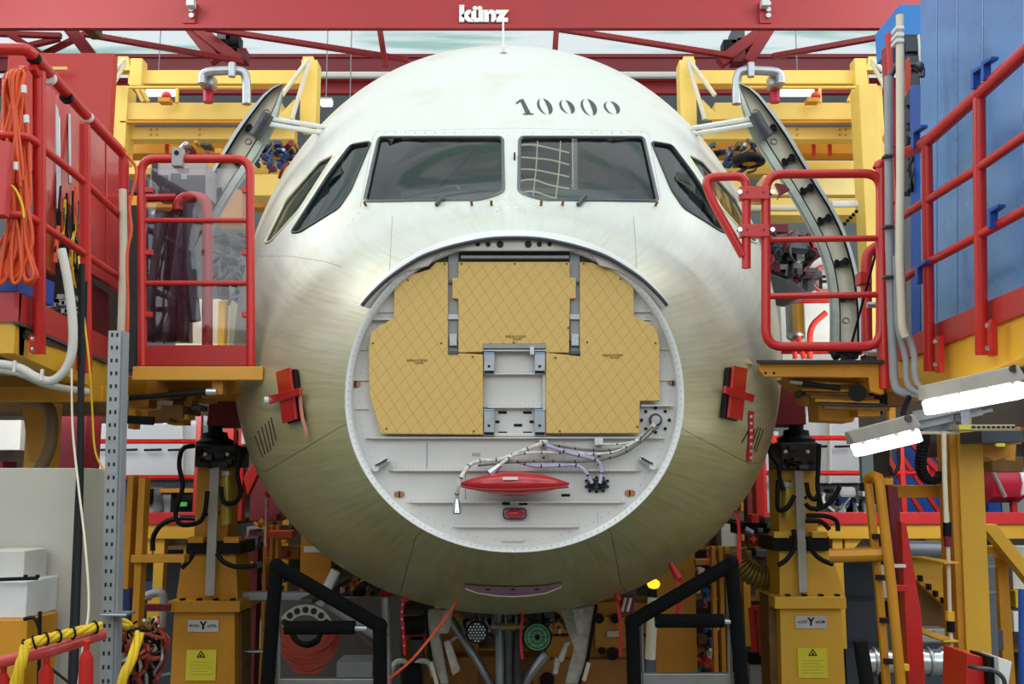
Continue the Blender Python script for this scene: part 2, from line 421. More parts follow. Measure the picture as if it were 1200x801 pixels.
bx('side_curtain',795,190,836,300,7.4,.05,MATS['teal_film'],AC)
bx('door_post',671,160,677,236,7.6,.05,WHT,AC)
GL=glassmat('cockpit_glass',(.45,.5,.5),1.1,.0)
FRM=mat('window_frame',(96,100,106),.4,.5,.1,8); FRB=mat('side_window_seal',(36,40,44),.5)
for k,P in Wp.items():
    isws=k.startswith('windscreen')
    q=[Vector((h[1]*SS,h[0])) for h in P]
    xs=[v.x for v in q]; ys=[v.y for v in q]; pts=list(q); ed=[(i,(i+1)%len(q)) for i in range(len(q))]
    for i in range(1,14):
        for j in range(1,14):
            c=(min(xs)+(max(xs)-min(xs))*i/14,min(ys)+(max(ys)-min(ys))*j/14)
            if pin(c,[(v.x,v.y) for v in q]): pts.append(Vector(c))
    vs,es,fs,_,_,_=delaunay_2d_cdt(pts,ed,[],1,1e-6)
    V=[S(v.y,v.x/SS,-.012) for v in vs]; F=[]
    for f in fs:
        a,b_,c_=[V[i] for i in f[:3]]
        if (b_-a).cross(c_-a).dot(SN(vs[f[0]].y,vs[f[0]].x/SS))<0: f=f[::-1]
        F.append(tuple(f))
    pane=obj('window_pane',V,F,GL,AC,True)
    ring=[S(h[0],h[1],.002) for h in P]
    fr=MB().tube(ring,.011 if isws else .009,6,True).out('window_frame',FRM if isws else (FRB if k[0]=='s' else mat('cream_window_seal',(222,220,188),.5)),AC,True)
pl=bpy.data.lights.new('flight_deck_fill','POINT'); pl.energy=16; pl.shadow_soft_size=.2; po=bpy.data.objects.new('flight_deck_fill',pl); COL.objects.link(po); po.location=(0,7.6,5.2)  # added fill light, brightens the dark cockpit behind the panes
bx('flight_deck_film',608,164,668,236,6.95,.02,mat('brown_film',(70,56,50),.4,0,.4,12),AC)
for i in range(5):
    y=170+i*14; tb('lattice_glint',[(609,y,6.93),(625,y+random.uniform(-2,3),6.93),(645,y+5+random.uniform(-2,2),6.93),(667,y+9,6.93)],.006,mat('lattice_shine',(250,240,205),.2,0,emit=.5),AC,3,5)  # glowing strips imitate the bright lattice seen in the right windscreen
for x in (628,655): tb('lattice_glint',[(x+2,165,6.92),(x,200,6.92),(x-4,234,6.92)],.005,MATS['lattice_shine'],AC,3,5)
tb('hanging_wire',[(560,168,7.0),(540,195,7.0),(505,228,7.0)],.008,BLK,AC,3,5)
for a,b in (((470,548),(222,226)),((655,760),(222,228))): bx('glare_tray',a[0],b[0],a[1],b[1]+8,6.6,.3,mat('tray_grey',(104,116,120),.5),AC)
# bolts round the windscreens
mb=MB()
def surf_rivets(mb,pts,r,off=.001,n=6):
    for p in pts:
        h=hit(*p)
        if h: c=S(*h); nn=SN(*h); mb.disc(c-nn*.002,nn,r,.004+off,n,r*.7)
surf_rivets(mb,[(452+i*11.5,155.5-.0008*(452+i*11.5-600)**2*0.02) for i in range(27)],.006)
surf_rivets(mb,[(575,243),(582,239),(588,235),(591,230),(612,230),(614,236),(620,240),(627,243),(594,243),(604,243),(596,158),(602,158),(583,248),(615,248)],.009)
surf_rivets(mb,[(420-(i*6),250+i*7) for i in range(3)],.006)
tag(mb.out('bolts',SIL,AC,True),None,None,None,'stuff')
# wipers' stubs and small fittings below the panes
for x in (516,681):
    h=hit(x,240); MB().bar(hp(x-4,242,.01),hp(x+4,235,.03),.02,.02).out('wiper_fitting',STLD,AC)
for x in (429,553,576,634,659,768):
    MB().disc(hp(x,241),SN(*hit(x,241)),.008,.03,8).out('wiper_stud',BRN,AC)
pp('sensor_slot',[(602,178),(604,178),(604,190),(602,190)],hit(603,184)[0]-.03,.03,BLK,AC)
# number 10000, stencilled
def blade(mb,cx,cy,h,w,tw,side,lean):
    # one side of a stencil zero: crescent fat in the middle
    A=[];B=[]
    for i in range(13):
        t=-1+2*i/12; y=cy+h/2*t
        xo=w/2*math.sqrt(max(0,1-t*t*.96)); xi=xo-tw*(1-t*t)**.6-.35
        l=lean*t
        A.append((cx+side*xo+l,y)); B.append((cx+side*max(xi,.4)+l,y))
    V=[hp(x,y,.0025) for x,y in A+B]
    n=13; mb.add(V,[(i,i+1,n+i+1,n+i) for i in range(n-1)])
INK=mat('stencil_ink',(56,60,66),.5,0,.3,20)
mb=MB()
for cx,h,w,tl,tr in ((638.5,18.5,17,2.6,5.4),(664.5,16,17,2.6,5.4),(690,19.5,18,2.6,5.6),(717,15,18,2.4,5)):
    blade(mb,cx,125+(h<16)*.5+ (cx-640)*.015,h,w,tl,-1,3.4); blade(mb,cx,125+(cx-640)*.015,h,w,tr,1,3.4)
def quadp(mb,P): mb.add([hp(x,y,.0025) for x,y in P],[tuple(range(len(P)))])
quadp(mb,[(609,117),(613,116),(622,133),(616,133)]); quadp(mb,[(604,121),(609,117),(610,119),(606,122)]); quadp(mb,[(613,133),(625,133),(625,134.5),(613,134.5)])
mb.out('stencilled_number',INK,AC)
# antenna rod on the crown
tb('antenna_rod',[(590,60,7.9),(589.5,14,7.9)],.008,WHT,AC)
MB().disc(hp(590,62),(0,-.2,1),.03,.04).out('antenna_base',WHT,AC,True)
# faint scribed door outlines on the cheeks and small slots
SLOT=mat('slot_black',(30,28,24),.8)
mb=MB()
for i,(x0,y0,x1,y1) in enumerate([(299,510,308,535),(303,504,311,532),(307,500,315,530),(311,496,318,527),(315,493,321,522),(318,489,324,516)]):
    mb.tube([hp(x0,y0,.001),hp((x0+x1)/2,(y0+y1)/2,.001),hp(x1,y1,.001)],.0045,5)
tag(mb.out('louvre_slots',SLOT,AC),None,None,None,'stuff')
mb=MB()
for i,(x0,y0,x1,y1) in enumerate([(880,498,869,518),(884,502,880,520),(888,500,880,524),(891,501,883,527),(894,503,885,529)]):
    mb.tube([hp(x0,y0,.001),hp((x0+x1)/2,(y0+y1)/2,.001),hp(x1,y1,.001)],.0045,5)
tag(mb.out('louvre_slots',SLOT,AC),None,None,None,'stuff')
# belly inspection opening with mauve film
up=[(545,683),(560,684.5),(580,685.5),(600,686),(620,685.5),(640,684.5),(659,681)]; dn=[(546,688),(560,693),(580,696),(600,697),(620,696),(640,693),(657,686)]
V=[];
for k in range(4):
    V+=[hp(a[0]+(b[0]-a[0])*k/3,a[1]+(b[1]-a[1])*k/3,.006) for a,b in zip(up,dn)]
F=[(k*7+i,k*7+i+1,(k+1)*7+i+1,(k+1)*7+i) for k in range(3) for i in range(6)]
obj('belly_film',V,F,mat('mauve_film',(178,128,150),.35,.1,.3,20),AC,True)
MB().tube([hp(x,y,.006) for x,y in dn],.005,5).out('belly_film_edge',WHT,AC,True)
for x in (572,601,629): MB().disc(hp(x,689,.002),SN(*hit(x,689)),.014,.005,8).out('belly_fastener',BLK,AC)
# ---------------- forward pressure bulkhead ----------------
YB=5.07
BP=lambda x,y,o=0:W(x,y,YB-o)
n=96
cx0=fC(5)
def ell(sc_,Y,n=96):
    T,B,A,Z=fT(5),fB(5),fA(5),fZ(5)
    O=[]
    for i in range(n):
        p=S(5,2*PI*i/n-PI/2); c=Vector((cx0,5,CH+Z)); q=c+(p-c)*sc_; q.y=Y; O.append(q)
    return O
E0=ell(1.0,5.0); E1=ell(.965,5.0); E2=ell(.965,YB)
FL=mat('rim_paint',(224,223,220),.3,.1,.05,6)
obj('rim_flange',ell(1.0,4.998)+E1+E2,[(i,(i+1)%n,n+(i+1)%n,n+i) for i in range(n)]+[(n+i,n+(i+1)%n,2*n+(i+1)%n,2*n+i) for i in range(n)],FL,AC,True)
BH=MB().prism(ell(.99,YB),(0,.03,0)).out('pressure_bulkhead',GRYW,AC)
rv=MB()
for sc_,k in ((.978,150),(.93,110)):
    for i,p in enumerate(ell(sc_,0,k)):
        p.y=4.997 if sc_>.96 else YB-.001; rv.disc(p,(0,-1,0),.0028,.002,5)
# horizontal stiffener ledges
led=[(430,467,375.5),(743,762,374.5),(417,432,478.5),(566,640,478),(750,787,476),(427,780,513.5),(455,752,551.5),(478,734,588.5),(530,680,617),(588,614,633),(566,640,439),(416,434,409),(773,790,409),(413,433,445),(774,795,445)]
for x0,x1,y in led:
    a,b=BP(x0,y),BP(x1,y)
    mb=MB().prism([(a.x,YB,a.z+.006),(b.x,YB,a.z+.006),(b.x-.03*(x1-x0>60),YB-.035,a.z+.006),(a.x+.03*(x1-x0>60),YB-.035,a.z+.006)],(0,0,-.007)) if x1-x0>30 else MB().box((a.x,YB,a.z),(b.x,YB-.012,a.z-.004))
    mb.out('stiffener',GRYW,BH)
    if x1-x0>60:
        k=int((x1-x0)/5)
        for i in range(k): rv.disc(BP(x0+4+i*5,y-3.5,0),(0,-1,0),.0025,.002,5)
tag(rv.out('rivets',GREY,AC),None,None,None,'stuff')
# vertical web joints
for x,y0,y1 in ((500,518,548),(660,516,548),(545,555,585),(700,600,612),(457,380,407),(757,380,407)):
    MB().box(BP(x,y0,.0),BP(x+.7,y1,.002)).out('web_joint',GREY,BH)
# recess and hood at the top
DKB=mat('recess_shade',(70,68,66),.7)
pp('hood_recess',[(440,340),(466,322),(496,311),(516,296),(524,292),(682,292),(690,296),(712,311),(742,326),(765,345),(765,366),(440,366)],YB-.012,.01,GRYW,AC)
pp('recess_shade',[(462,334),(496,311),(516,296),(524,292),(682,292),(690,296),(712,311),(742,330),(700,330),(679,306),(679,360),(668,360),(668,306),(537,306),(537,360),(525,360),(525,309),(500,322)],YB-.02,.006,DKB,AC)  # dark sheet puts the shade of the hood recess into its colour
pp('recess_bar',[(540,299),(667,299),(667,302.5),(540,302.5)],YB-.05,.03,GREY,AC)
outer=[(424,358),(436,344),(458,324),(490,303),(515,293),(540,286),(572,280),(603,278.5),(634,280),(665,286),(690,293),(715,303),(748,324),(770,344),(782,358)]
inner=[(774,356),(757,340),(738,325),(722,316),(712,313),(703,311),(696,302),(690,296),(683,293.5),(603,293.5),(523,293.5),(516,296),(509,303),(502,311),(490,314),(476,318),(452,334),(433,354)]
pp('hood_frame',outer+inner,YB-.085,.02,mat('hood_frame_paint',(196,190,182),.5,0,.12,10),AC)
sl=[W(x,y,4.965) for x,y in outer]; sl=cr(sl,4)
MB().tube(sl,.010,6).out('edge_seal',mat('seal_rubber',(62,62,68),.45),AC,True)
# skin brow joining rim to the hood (thin curved strip)
br=[];
for p in sl:
    th=None
ol=cr([W(x,y,4.965) for x,y in outer],4)
V=[];
for p in ol:
    c=Vector((cx0,p.y,CH+fZ(5))); d=(p-c).normalized(); th=math.atan2((p.z-c.z)/(fT(5)-fZ(5)),(p.x-c.x)/fA(5))
    V+= [p+Vector((0,0,0)), S(5.0,th,.001), S(5.10,th,.003)]
F=[]
for i in range(len(ol)-1):
    for j in range(2): F.append((3*i+j,3*i+j+1,3*i+4+j,3*i+3+j))
obj('brow_skin',V,F,FL,AC,True)
for x,r in ((560,2.6),(572,3),(586,4.2),(619,4.2),(632,3),(644,2.6)):
    MB().disc(W(x,286.2,YB-.085),(0,-1,0),r*.0042,.003,14).out('lightening_hole',SLOT,AC)
for x0,x1 in ((525,537),(668,680)):
    bx('cable_channel',x0,294,x1,414,YB-.03,.028,GREY,AC,.002)
    xm=(x0+x1)/2
    bx('channel_clip',x0+1,329,x1-1,332,YB-.045,.02,STLD,AC,.001); bx('channel_clip',x0,368,x1,374,YB-.045,.02,STL,AC,.001)
    bx('channel_latch',x0+1.5,391,x1-1.5,405,YB-.055,.03,STL,AC,.003); bx('channel_latch_tab',x0-2.5,395,x1+2.5,399,YB-.05,.01,STLD,AC,.001)
    bx('channel_foot',x0,411,x1,415,YB-.06,.03,STLD,AC,.001)
def quilt():
    m=bpy.data.materials.new('insulation_blanket'); m.use_nodes=True; N=m.node_tree.nodes; L=m.node_tree.links; b=N['Principled BSDF']; b.inputs['Roughness'].default_value=.6
    tc=N.new('ShaderNodeTexCoord'); outs=[]
    for ang in (32,-42):
        mp=N.new('ShaderNodeMapping'); mp.inputs['Rotation'].default_value=(0,R(ang),0); L.new(tc.outputs['Object'],mp.inputs[0])
        w=N.new('ShaderNodeTexWave'); w.bands_direction='X'; w.inputs['Scale'].default_value=5.6 if ang>0 else 6.6; w.inputs['Distortion'].default_value=.3; L.new(mp.outputs[0],w.inputs[0])
        r=N.new('ShaderNodeMath'); r.operation='GREATER_THAN'; r.inputs[1].default_value=.994; L.new(w.outputs['Fac'],r.inputs[0]); outs.append(r)
    mx=N.new('ShaderNodeMath'); mx.operation='MAXIMUM'; L.new(outs[0].outputs[0],mx.inputs[0]); L.new(outs[1].outputs[0],mx.inputs[1])
    c=N.new('ShaderNodeMix'); c.data_type='RGBA'; c.inputs[6].default_value=(*lin((216,178,102)),1); c.inputs[7].default_value=(*lin((184,144,76)),1); L.new(mx.outputs[0],c.inputs[0]); L.new(c.outputs[2],b.inputs['Base Color'])
    return m
QU=quilt()
PL=[(462,331),(481,322),(503,315),(511,307),(525,306.7),(525,413),(566,415),(566,509),(446,508),(432.5,462),(432,410),(434.5,389),(461,372)]
PM=[(537,306.7),(668,306.7),(668,325),(675,325),(675,349.5),(668,350),(667,413),(639.5,413),(639.5,403),(566,403),(566,412),(537,413),(537,350),(530,349.5),(530,325.5),(537,325)]
PR=[(679.5,306.7),(694.5,307.5),(706,312),(724,318),(742.7,329.5),(743.4,370),(758,377),(770,385),(773,402.5),(773.5,469.5),(750,469.5),(749.3,507.5),(640,507.5),(640,413),(679.5,417)]
for P in (PL,PM,PR):
    q=pp('insulation_panel',P,YB-.055,.03,QU,AC,.004)
def small_text(s,px,py,h,m,Y=YB-.0575,parent=None,sx=1): return text('lettering',s,W(px,py,Y),h,m,parent or AC,ext=.0006,sx=sx)
TXM=mat('print_brown',(110,80,34),.6)
for px,py in ((489,422),(604,394),(718,416)):
    small_text('INSULATION',px,py,.016,TXM,sx=1.1); small_text('NO STEP',px+2,py+3,.011,TXM)
mb=MB()
for x,y in ((437,402),(478,328),(554,418),(521,309),(541,309),(603,309),(664,309),(651,419),(684,309),(727,327),(688,401),(768,402),(517,402),(453,502),(555,505),(656,505),(747,500),(666,384),(602,401)):
    mb.disc(W(x,y,YB-.055),(0,-1,0),.006,.002,6)
tag(mb.out('panel_fasteners',BRN,AC),None,None,None,'stuff')
# centre ladder frame
pp('centre_frame',[(566,403),(640,403),(640,511),(566,511),(566,507),(636,507),(636,407),(566,407)],YB-.03,.02,GRYW,AC)
for x0 in (567,626.5):
    for y0,y1 in ((412,438),(479,510)):
        b=bx('frame_bracket',x0,y0,x0+12.5,y1,YB-.045,.02,STL,AC,.002); MB().disc(W(x0+6,(y0+y1)/2+4,YB-.045),(0,-1,0),.007,.003,8).out('bracket_hole',BLK,b)
        bx('bracket_pad',x0+.5,y1-4,x0+12,y1-1,YB-.05,.01,BLK,b,.001); bx('blue_tape',x0,y0+.5,x0+12,y0+2.5,YB-.0465,.001,mat('blue_tape',(110,160,196),.4),b,0)
bx('frame_rail',566,403,640,408,YB-.055,.04,GREY,AC,.002); bx('frame_rail',566,409.5,640,411,YB-.05,.03,GRYW,AC,.001)
bx('frame_clamp',621,406,626,415,YB-.065,.03,GRYW,AC,.002)
for x,y in ((589,483),(618,483),(589,507),(618,507),(583,494),(623,494),(613,461*0+590),(663,580),(607,533*0+498)):
    w=5 if y!=494 else 2.5; bx('label_plate',x-w,y-1.6,x+w,y+1.6,YB-.002,.002,BLK,AC,0)
bx('data_plate',553,530.5,563,534,YB-.003,.003,mat('tan_plate',(170,160,140),.5),AC,0)
bx('data_plate',588.5,588,597.5,591.5,YB-.04,.004,BLK,AC,0)
# copper butterfly clips
CU=mat('copper_clip',(178,116,84),.4,.4,.2,20)
for x,y in ((416.5,450),(468,579),(788.5,448),(738,577.5)):
    mb=MB()
    for s in (-1,1): mb.disc(W(x+s*2.6,y,YB),(0,-1,0),.015,.006,12)
    o=mb.out('clip',CU,AC); bx('clip_slot',x-.7,y-4,x+.7,y+4,YB-.008,.003,BLK,o,0)
# hinge fittings left and right
for s,x,y in ((1,447,543),(-1,758,541)):
    a=W(x-6*s,y+5,YB-.03); b=W(x+8*s,y-5,YB-.03)
    o=MB().bar(a,b,.028,.05,(0,1,0)).out('hinge_fitting',SIL,AC,bevel=.004)
    MB().tube([a+Vector((0,-.03,0)),a+Vector((0,.03,0))],.017,10).out('hinge_pin',WHT,o,True)
    MB().bar(a+Vector((0,-.04,.01)),b+Vector((0,-.04,.0)),.008,.01,(0,1,0)).out('hinge_link',STLD,o)
# ---------------- things on the aircraft nose ----------------
# red padded cover over the radar mount
def lens(name,label,x0,x1,y0,y1,Y,th,m,cat='cover'):
    V=[];F=[];n=22;k=12
    for i in range(n+1):
        t=-1+2*i/n; w=(1-abs(t)**1.7)**.8 if abs(t)<1 else 0
        w=max(w,.10)
        cx=x0+(x1-x0)*i/n; cyy=(y0+y1)/2+ (1-abs(t))*-.0
        for j in range(k):
            g=2*PI*j/k; p=W(cx,cyy-(y1-y0)/2*math.sin(g)*w,Y); p.y+=-th*w*math.cos(g)*(1+.1*math.sin(9*t)); V.append(p)
    for i in range(n):
        for j in range(k): F.append((i*k+j,(i+1)*k+j,(i+1)*k+(j+1)%k,i*k+(j+1)%k))
    F+=[tuple(range(k)),tuple(range(n*k+k-1,n*k-1,-1))]
    return obj(name,V,F,m,None,True)
REDC=mat('red_cover_fabric',(182,16,24),.3,0,.1,20,coat=.5)
C=thing('protective_cover','large lens-shaped red cover strapped across the lower bulkhead','cover')
a=lens('cover_body','',538,667,552,581,YB-.13,.09,REDC); a.parent=C
MB().tube(cr([W(x,y,YB-.235) for x,y in ((540,569),(560,573),(603,574),(645,572),(666,570))],3),.006,6).out('seam_piping',mat('deep_red_piping',(140,10,18),.4),C,True)
bx('blank_tag',589,558.5,607,562,YB-.225,.01,WHT,C,0)
for x0,x1 in ((590,600),(612,622)): bx('mounting_bracket',x0,560,x1,572,YB-.05,.05,STLD,C)
C=thing('small_protective_cover','small red cap in a grey frame under the large red cover','cover')
pipe('cap_frame',[W(x,y,YB-.02) for x,y in ((590,595.5),(616.5,595.5),(616.5,607.5),(590,607.5))],.005,DGREY,C,.02,6,True)
a=lens('cap_body','',591,616,596,607,YB-.03,.03,REDC); a.parent=C
# wiring harness
H=thing('wiring_harness','white wrapped wiring looms crossing the lower bulkhead to two round connectors','cable')
LM=mat('loom_wrap',(222,216,206),.5,0,.35,40); LM2=mat('loom_grey',(120,116,112),.5,0,.3,30); LV=mat('loom_lilac',(176,172,200),.5,0,.2,30)
def loom(P,r,m): 
    pts=cr([W(x,y,YB-.05-o) for x,y,o in P],6); o=MB().tube(pts,r,8).out('loom',m,H,True)
    acc=0;k=0
    for i in range(1,len(pts)):
        acc+=(pts[i]-pts[i-1]).length
        if acc>.075: 
            acc=0; d=(pts[i]-pts[i-1]).normalized(); MB().tube([pts[i]-d*.0035,pts[i]+d*.003],r*1.12,6).out('cable_tie',BLK,o)
loom([(535.5,590,.03),(536,575,.1),(540,560,.12),(549,546,.08),(562,540,.03),(585,538,.02),(600,533,.02),(615,527,.03),(636,519,.03)],.010,LM)
loom([(582,548,.08),(590,541,.06),(603,533,.03),(622,530,.03),(650,530,.02),(690,532,.02),(720,529,.02),(745,517,.02),(757,510,.02),(768,497,.03)],.008,LM)
loom([(636,520,.03),(660,523,.02),(690,527,.02),(725,526,.02),(748,515,.02),(764,500,.03)],.007,LM2)
loom([(560,545,.03),(600,541,.03),(640,540,.02),(690,540,.02),(725,533,.02),(750,518,.02),(770,500,.03)],.007,LM2)
loom([(575,543,.02),(600,540,.02),(615,543,.02),(630,546,.02),(660,545,.02),(675,545,.02),(686,552,.03),(694,566,.03)],.009,LV)
loom([(640,521,.03),(665,530,.03),(690,536,.02),(702,541,.02),(705,552,.02),(703,566,.03)],.009,LV)
loom([(700,520,.02),(735,519,.02),(755,508,.02),(766,495,.03)],.005,LM)
for x,y,d in ((535.5,597,(0,0,-1)),(577,552,(-.6,0,-.5))):
    c=W(x,y,YB-.13); d=Vector(d).normalized(); MB().tube([c-d*.05,c-d*.02,c,c+d*.015],.02,10,rr=[.012,.018,.022,.024]).out('plug',SIL,H,True); MB().disc(c+d*.016,d,.018,.004,10).out('plug_socket',BLK,H)
for x,y in ((637,519),(702,517)):
    bx('loom_clamp',x-5,y-4,x+5,y+5,YB-.055,.05,GRYW,H,.004); bx('loom_standoff',x-3,y+5,x+3,y+26,YB-.02,.02,GRYW,H,.002)
    for k in (0,14,24): bx('clamp_screw',x-1.4,y+k+2,x+1.4,y+k+4,YB-.06 if k==0 else YB-.025,.005,BLK,H,0)
for x,y,r in ((768,492,8),):
    MB().tube([W(x,y,YB),W(x,y,YB-.04)],r*.0042,16).out('connector',STLD,H,True); MB().disc(W(x,y,YB-.04),(0,-1,0),.022,.02,12).out('connector_boot',SIL,H,True)
    for k in range(8):
        g=2*PI*k/8; MB().disc(W(x+17*math.cos(g)*.95,y+15*math.sin(g)*.95,YB),(0,-1,0),.008,.01,8).out('connector_bolt',BLK,H)
pipe('connector_flange',[W(x,y,YB-.02) for x,y in ((689,562),(710,562),(710,573),(689,573))],.008,STLD,H,.03,6,True)
for x in (694,704): MB().tube([W(x,567,YB),W(x,566,YB-.06)],.018,12).out('connector',BLK,H,True)
for x,y in ((687,563),(687,570),(691,575),(699,576),(707,575),(712,570),(712,563),(699,559),(691,560),(707,560)): MB().disc(W(x,y,YB),(0,-1,0),.007,.01,8).out('connector_bolt',BLK,H)
# red covers over the side probes
for s,lab,P in ((-1,'red cross-shaped probe cover on the left cheek of the nose',[(333,437),(349,432),(357,490),(341,495)]),(1,'red cross-shaped probe cover on the right cheek of the nose',[(850,430),(866,433),(860,492),(844,488)])):
    C=thing('probe_cover',lab,'cover')
    def plate(name,P,o0,o1,m):
        V=[hp(x,y,o0) for x,y in P]+[hp(x,y,o1) for x,y in P]; return obj(name,V,[(0,1,2,3),(7,6,5,4),(0,4,5,1),(1,5,6,2),(2,6,7,3),(3,7,4,0)],m,C,bevel=.003)
    plate('cover_plate',P,.034,.05,REDC); 
    q=[(x+(2.5 if s<0 else -2.5),y+1) for x,y in P]; plate('backing_foam',q,.008,.033,BLK)
    A=[(327,464),(364,455),(364,463),(328,473)] if s<0 else [(838,453),(872,463),(870,471),(837,461)]
    plate('strap',A,.045,.062,REDC)
    if s<0:
        MB().tube(cr([hp(x,y,.03) for x,y in ((358,462),(359,475),(361,490),(364,500),(366,511))],4),.01,6).out('ribbon',mat('dusty_ribbon',(206,130,112),.6,0,.3,30),C,True)
        MB().disc(hp(327,469,.03),(-1,-.2,0),.02,.05,10).out('pin',WHT,C,True)
C=thing('warning_streamer','red and white striped streamer taped to the right cheek above the slots','streamer')
P=[(876,481),(882,482),(881,512),(879,540),(874,540),(876,510)]
obj('streamer_band',[hp(x,y,.008) for x,y in P],[(0,1,2,3,4,5)],TRED,C)
for y in range(486,538,8): obj('pale_mark',[hp(x,yy,.010) for x,yy in ((877,y),(880,y),(879.5,y+3),(876.5,y+3))],[(0,1,2,3)],mat('ribbon_white',(230,200,200),.6),C)
# red ribbons hanging under the nose
def ribbon(lab,P,Y,w=.03,stripe=False,top=None):
    C=thing('hanging_ribbon',lab,'ribbon')
    pts=cr([W(x,y,Y) for x,y in P],5); mb=MB(); V=[];n=len(pts)
    for i,p in enumerate(pts):
        a=.5*math.sin(i*.5); V+=[p+Vector((-w/2*math.cos(a),w/2*math.sin(a),0)),p+Vector((w/2*math.cos(a),-w/2*math.sin(a),0))]
    V2=[v+Vector((0,.002,0)) for v in V]
    F=[(2*i,2*i+1,2*i+3,2*i+2) for i in range(n-1)]+[tuple(2*n+j for j in (2*i+2,2*i+3,2*i+1,2*i)) for i in range(n-1)]
    obj('ribbon_band',V+V2,F,TRED,C)
    if top: 
        a,b=top; MB().tube([W(*a,Y-.01),W(*b,Y-.01)],.02,8,rr=[.014,.022]).out('ribbon_head',TRED,C,True)
    if stripe:
        for i in range(2,n-2,2): MB().box(pts[i]+Vector((-w*.25,-.02,-.004)),pts[i]+Vector((w*.25,-.018,.004))).out('pale_mark',MATS['ribbon_white'],C)
    return C
ribbon('striped red ribbon hanging under the left side of the nose',[(473,702),(471,720),(473,745),(474,768)],6.5,.02,True,((482,686),(473,704)))
ribbon('long red ribbon hanging in front of the black guard rail on the right',[(790,665),(796,680),(796,700),(793,735)],5.8,.028,False,((785,659),(795,677)))
ribbon('thin red ribbon under the nose beside the black guard post on the right',[(717,683),(724,705),(727,735),(727,768)],6.3,.02,False,((718,684),(725,703)))
ribbon('red ribbon looped over the top corner of the right black guard',[(850,594),(862,600),(866,620),(866,662)],6.3,.025)
ribbon('pale ribbon hanging behind the left probe cover near the red jack shroud',[(318,572),(314,590),(313,640),(314,665)],7.2,.012,True,((311,580),(326,571)))
ribbon('orange ribbon hanging from the belly beside the nose gear strut',[(612,704),(612,725),(610,745),(612,772)],6.6,.018)
ribbon('pink striped ribbon hanging behind the right black guard',[(829,630),(829,645),(830,662)],7.4,.012,True)
# orange cable drooping from belly
o=tb('orange_cable',[(546,683,5.95),(530,712,5.9),(505,746,5.8),(480,775,5.75),(450,800,5.7),(435,820,5.6)],.008,ORG,None,5); tag(o,'thin orange cable drooping from the belly film to the lower left','cable')
# ---------------- nose landing gear ----------------
NG=thing('nose_gear','nose landing gear strut with two round taxi lights under the belly','landing gear')
Yg=7.3
MB().tube([W(596,712,Yg),W(596,760,Yg),Vector((W(597,830,Yg).x,Yg,0))],.07,16,rr=[.1,.085,.08]).out('strut',STLD,NG,True)
tb('strut_tube',[(585,715,Yg-.1),(586,810,Yg-.1)],.03,STL,NG); tb('strut_tube',[(608,715,Yg-.1),(606,810,Yg-.1)],.03,STLD,NG)
tb('drag_brace',[(528,725,Yg),(560,775,Yg),(582,812,Yg)],.03,STL,NG); tb('drag_brace',[(640,765,Yg),(620,790,Yg),(606,812,Yg)],.04,STL,NG)
tb('cross_pin',[(575,733,Yg-.12),(622,733,Yg-.12)],.022,STL,NG); tb('brass_pin',[(587,733.5,Yg-.14),(605,733.5,Yg-.14)],.028,mat('brass',(200,170,100),.3,.8),NG)
bx('gear_beam',540,716,650,724,Yg,.2,STLD,NG)
for i in range(9):
    x=548+i*11+random.uniform(-3,3); tb('hydraulic_line',[(x,716,Yg-.1),(x+random.uniform(-5,5),728,Yg-.16),(x+random.uniform(-9,9),742,Yg-.05)],.009,random.choice([STL,BLK,STLD,BRN]),NG,4,6)
def lamp(x,y,r,lens_m,nm):
    c=W(x,y,Yg-.2); rr=r*Yg/1200
    h=MB().tube([c+Vector((0,.1,0)),c+Vector((0,.02,0)),c-Vector((0,.02,0))],rr,24,rr=[rr*.6,rr,rr*1.03]).out(nm,BLK,NG,True)
    MB().tube([c-Vector((0,.021,0)),c-Vector((0,.028,0))],rr*.9,24).out('lamp_lens',lens_m,h,True); return c,rr,h
c,rr,h=lamp(559,740,12,mat('lamp_dark',(40,40,42),.3),'taxi_light')
for i in range(-3,4):
    for j in range(-3,4):
        x=(i+.5*(j%2))*.021; z=j*.0185
        if math.hypot(x,z)<rr*.8: MB().disc(c+Vector((x,-.028,z)),(0,-1,0),.0065,.003,6).out('lamp_cell',SIL,h)
c,rr,h=lamp(629.5,745.5,16,mat('green_lens',(96,168,112),.25,0,.3,20,coat=.6),'landing_light')
for k in range(8):
    g=2*PI*k/8; MB().bar(c+Vector((.02*math.cos(g),-.03,.02*math.sin(g))),c+Vector((rr*.85*math.cos(g),-.03,rr*.85*math.sin(g))),.004,.004).out('lens_rib',mat('green_rib',(40,90,70),.4),h)
MB().disc(c+Vector((0,-.028,0)),(0,-1,0),.018,.01,10).out('lens_hub',BLK,h)
for q in (.45,.75): MB().tube([c+Vector((rr*q*math.cos(2*PI*k/20),-.03,rr*q*math.sin(2*PI*k/20))) for k in range(20)],.003,4,True).out('lens_ring',MATS['green_rib'],h)
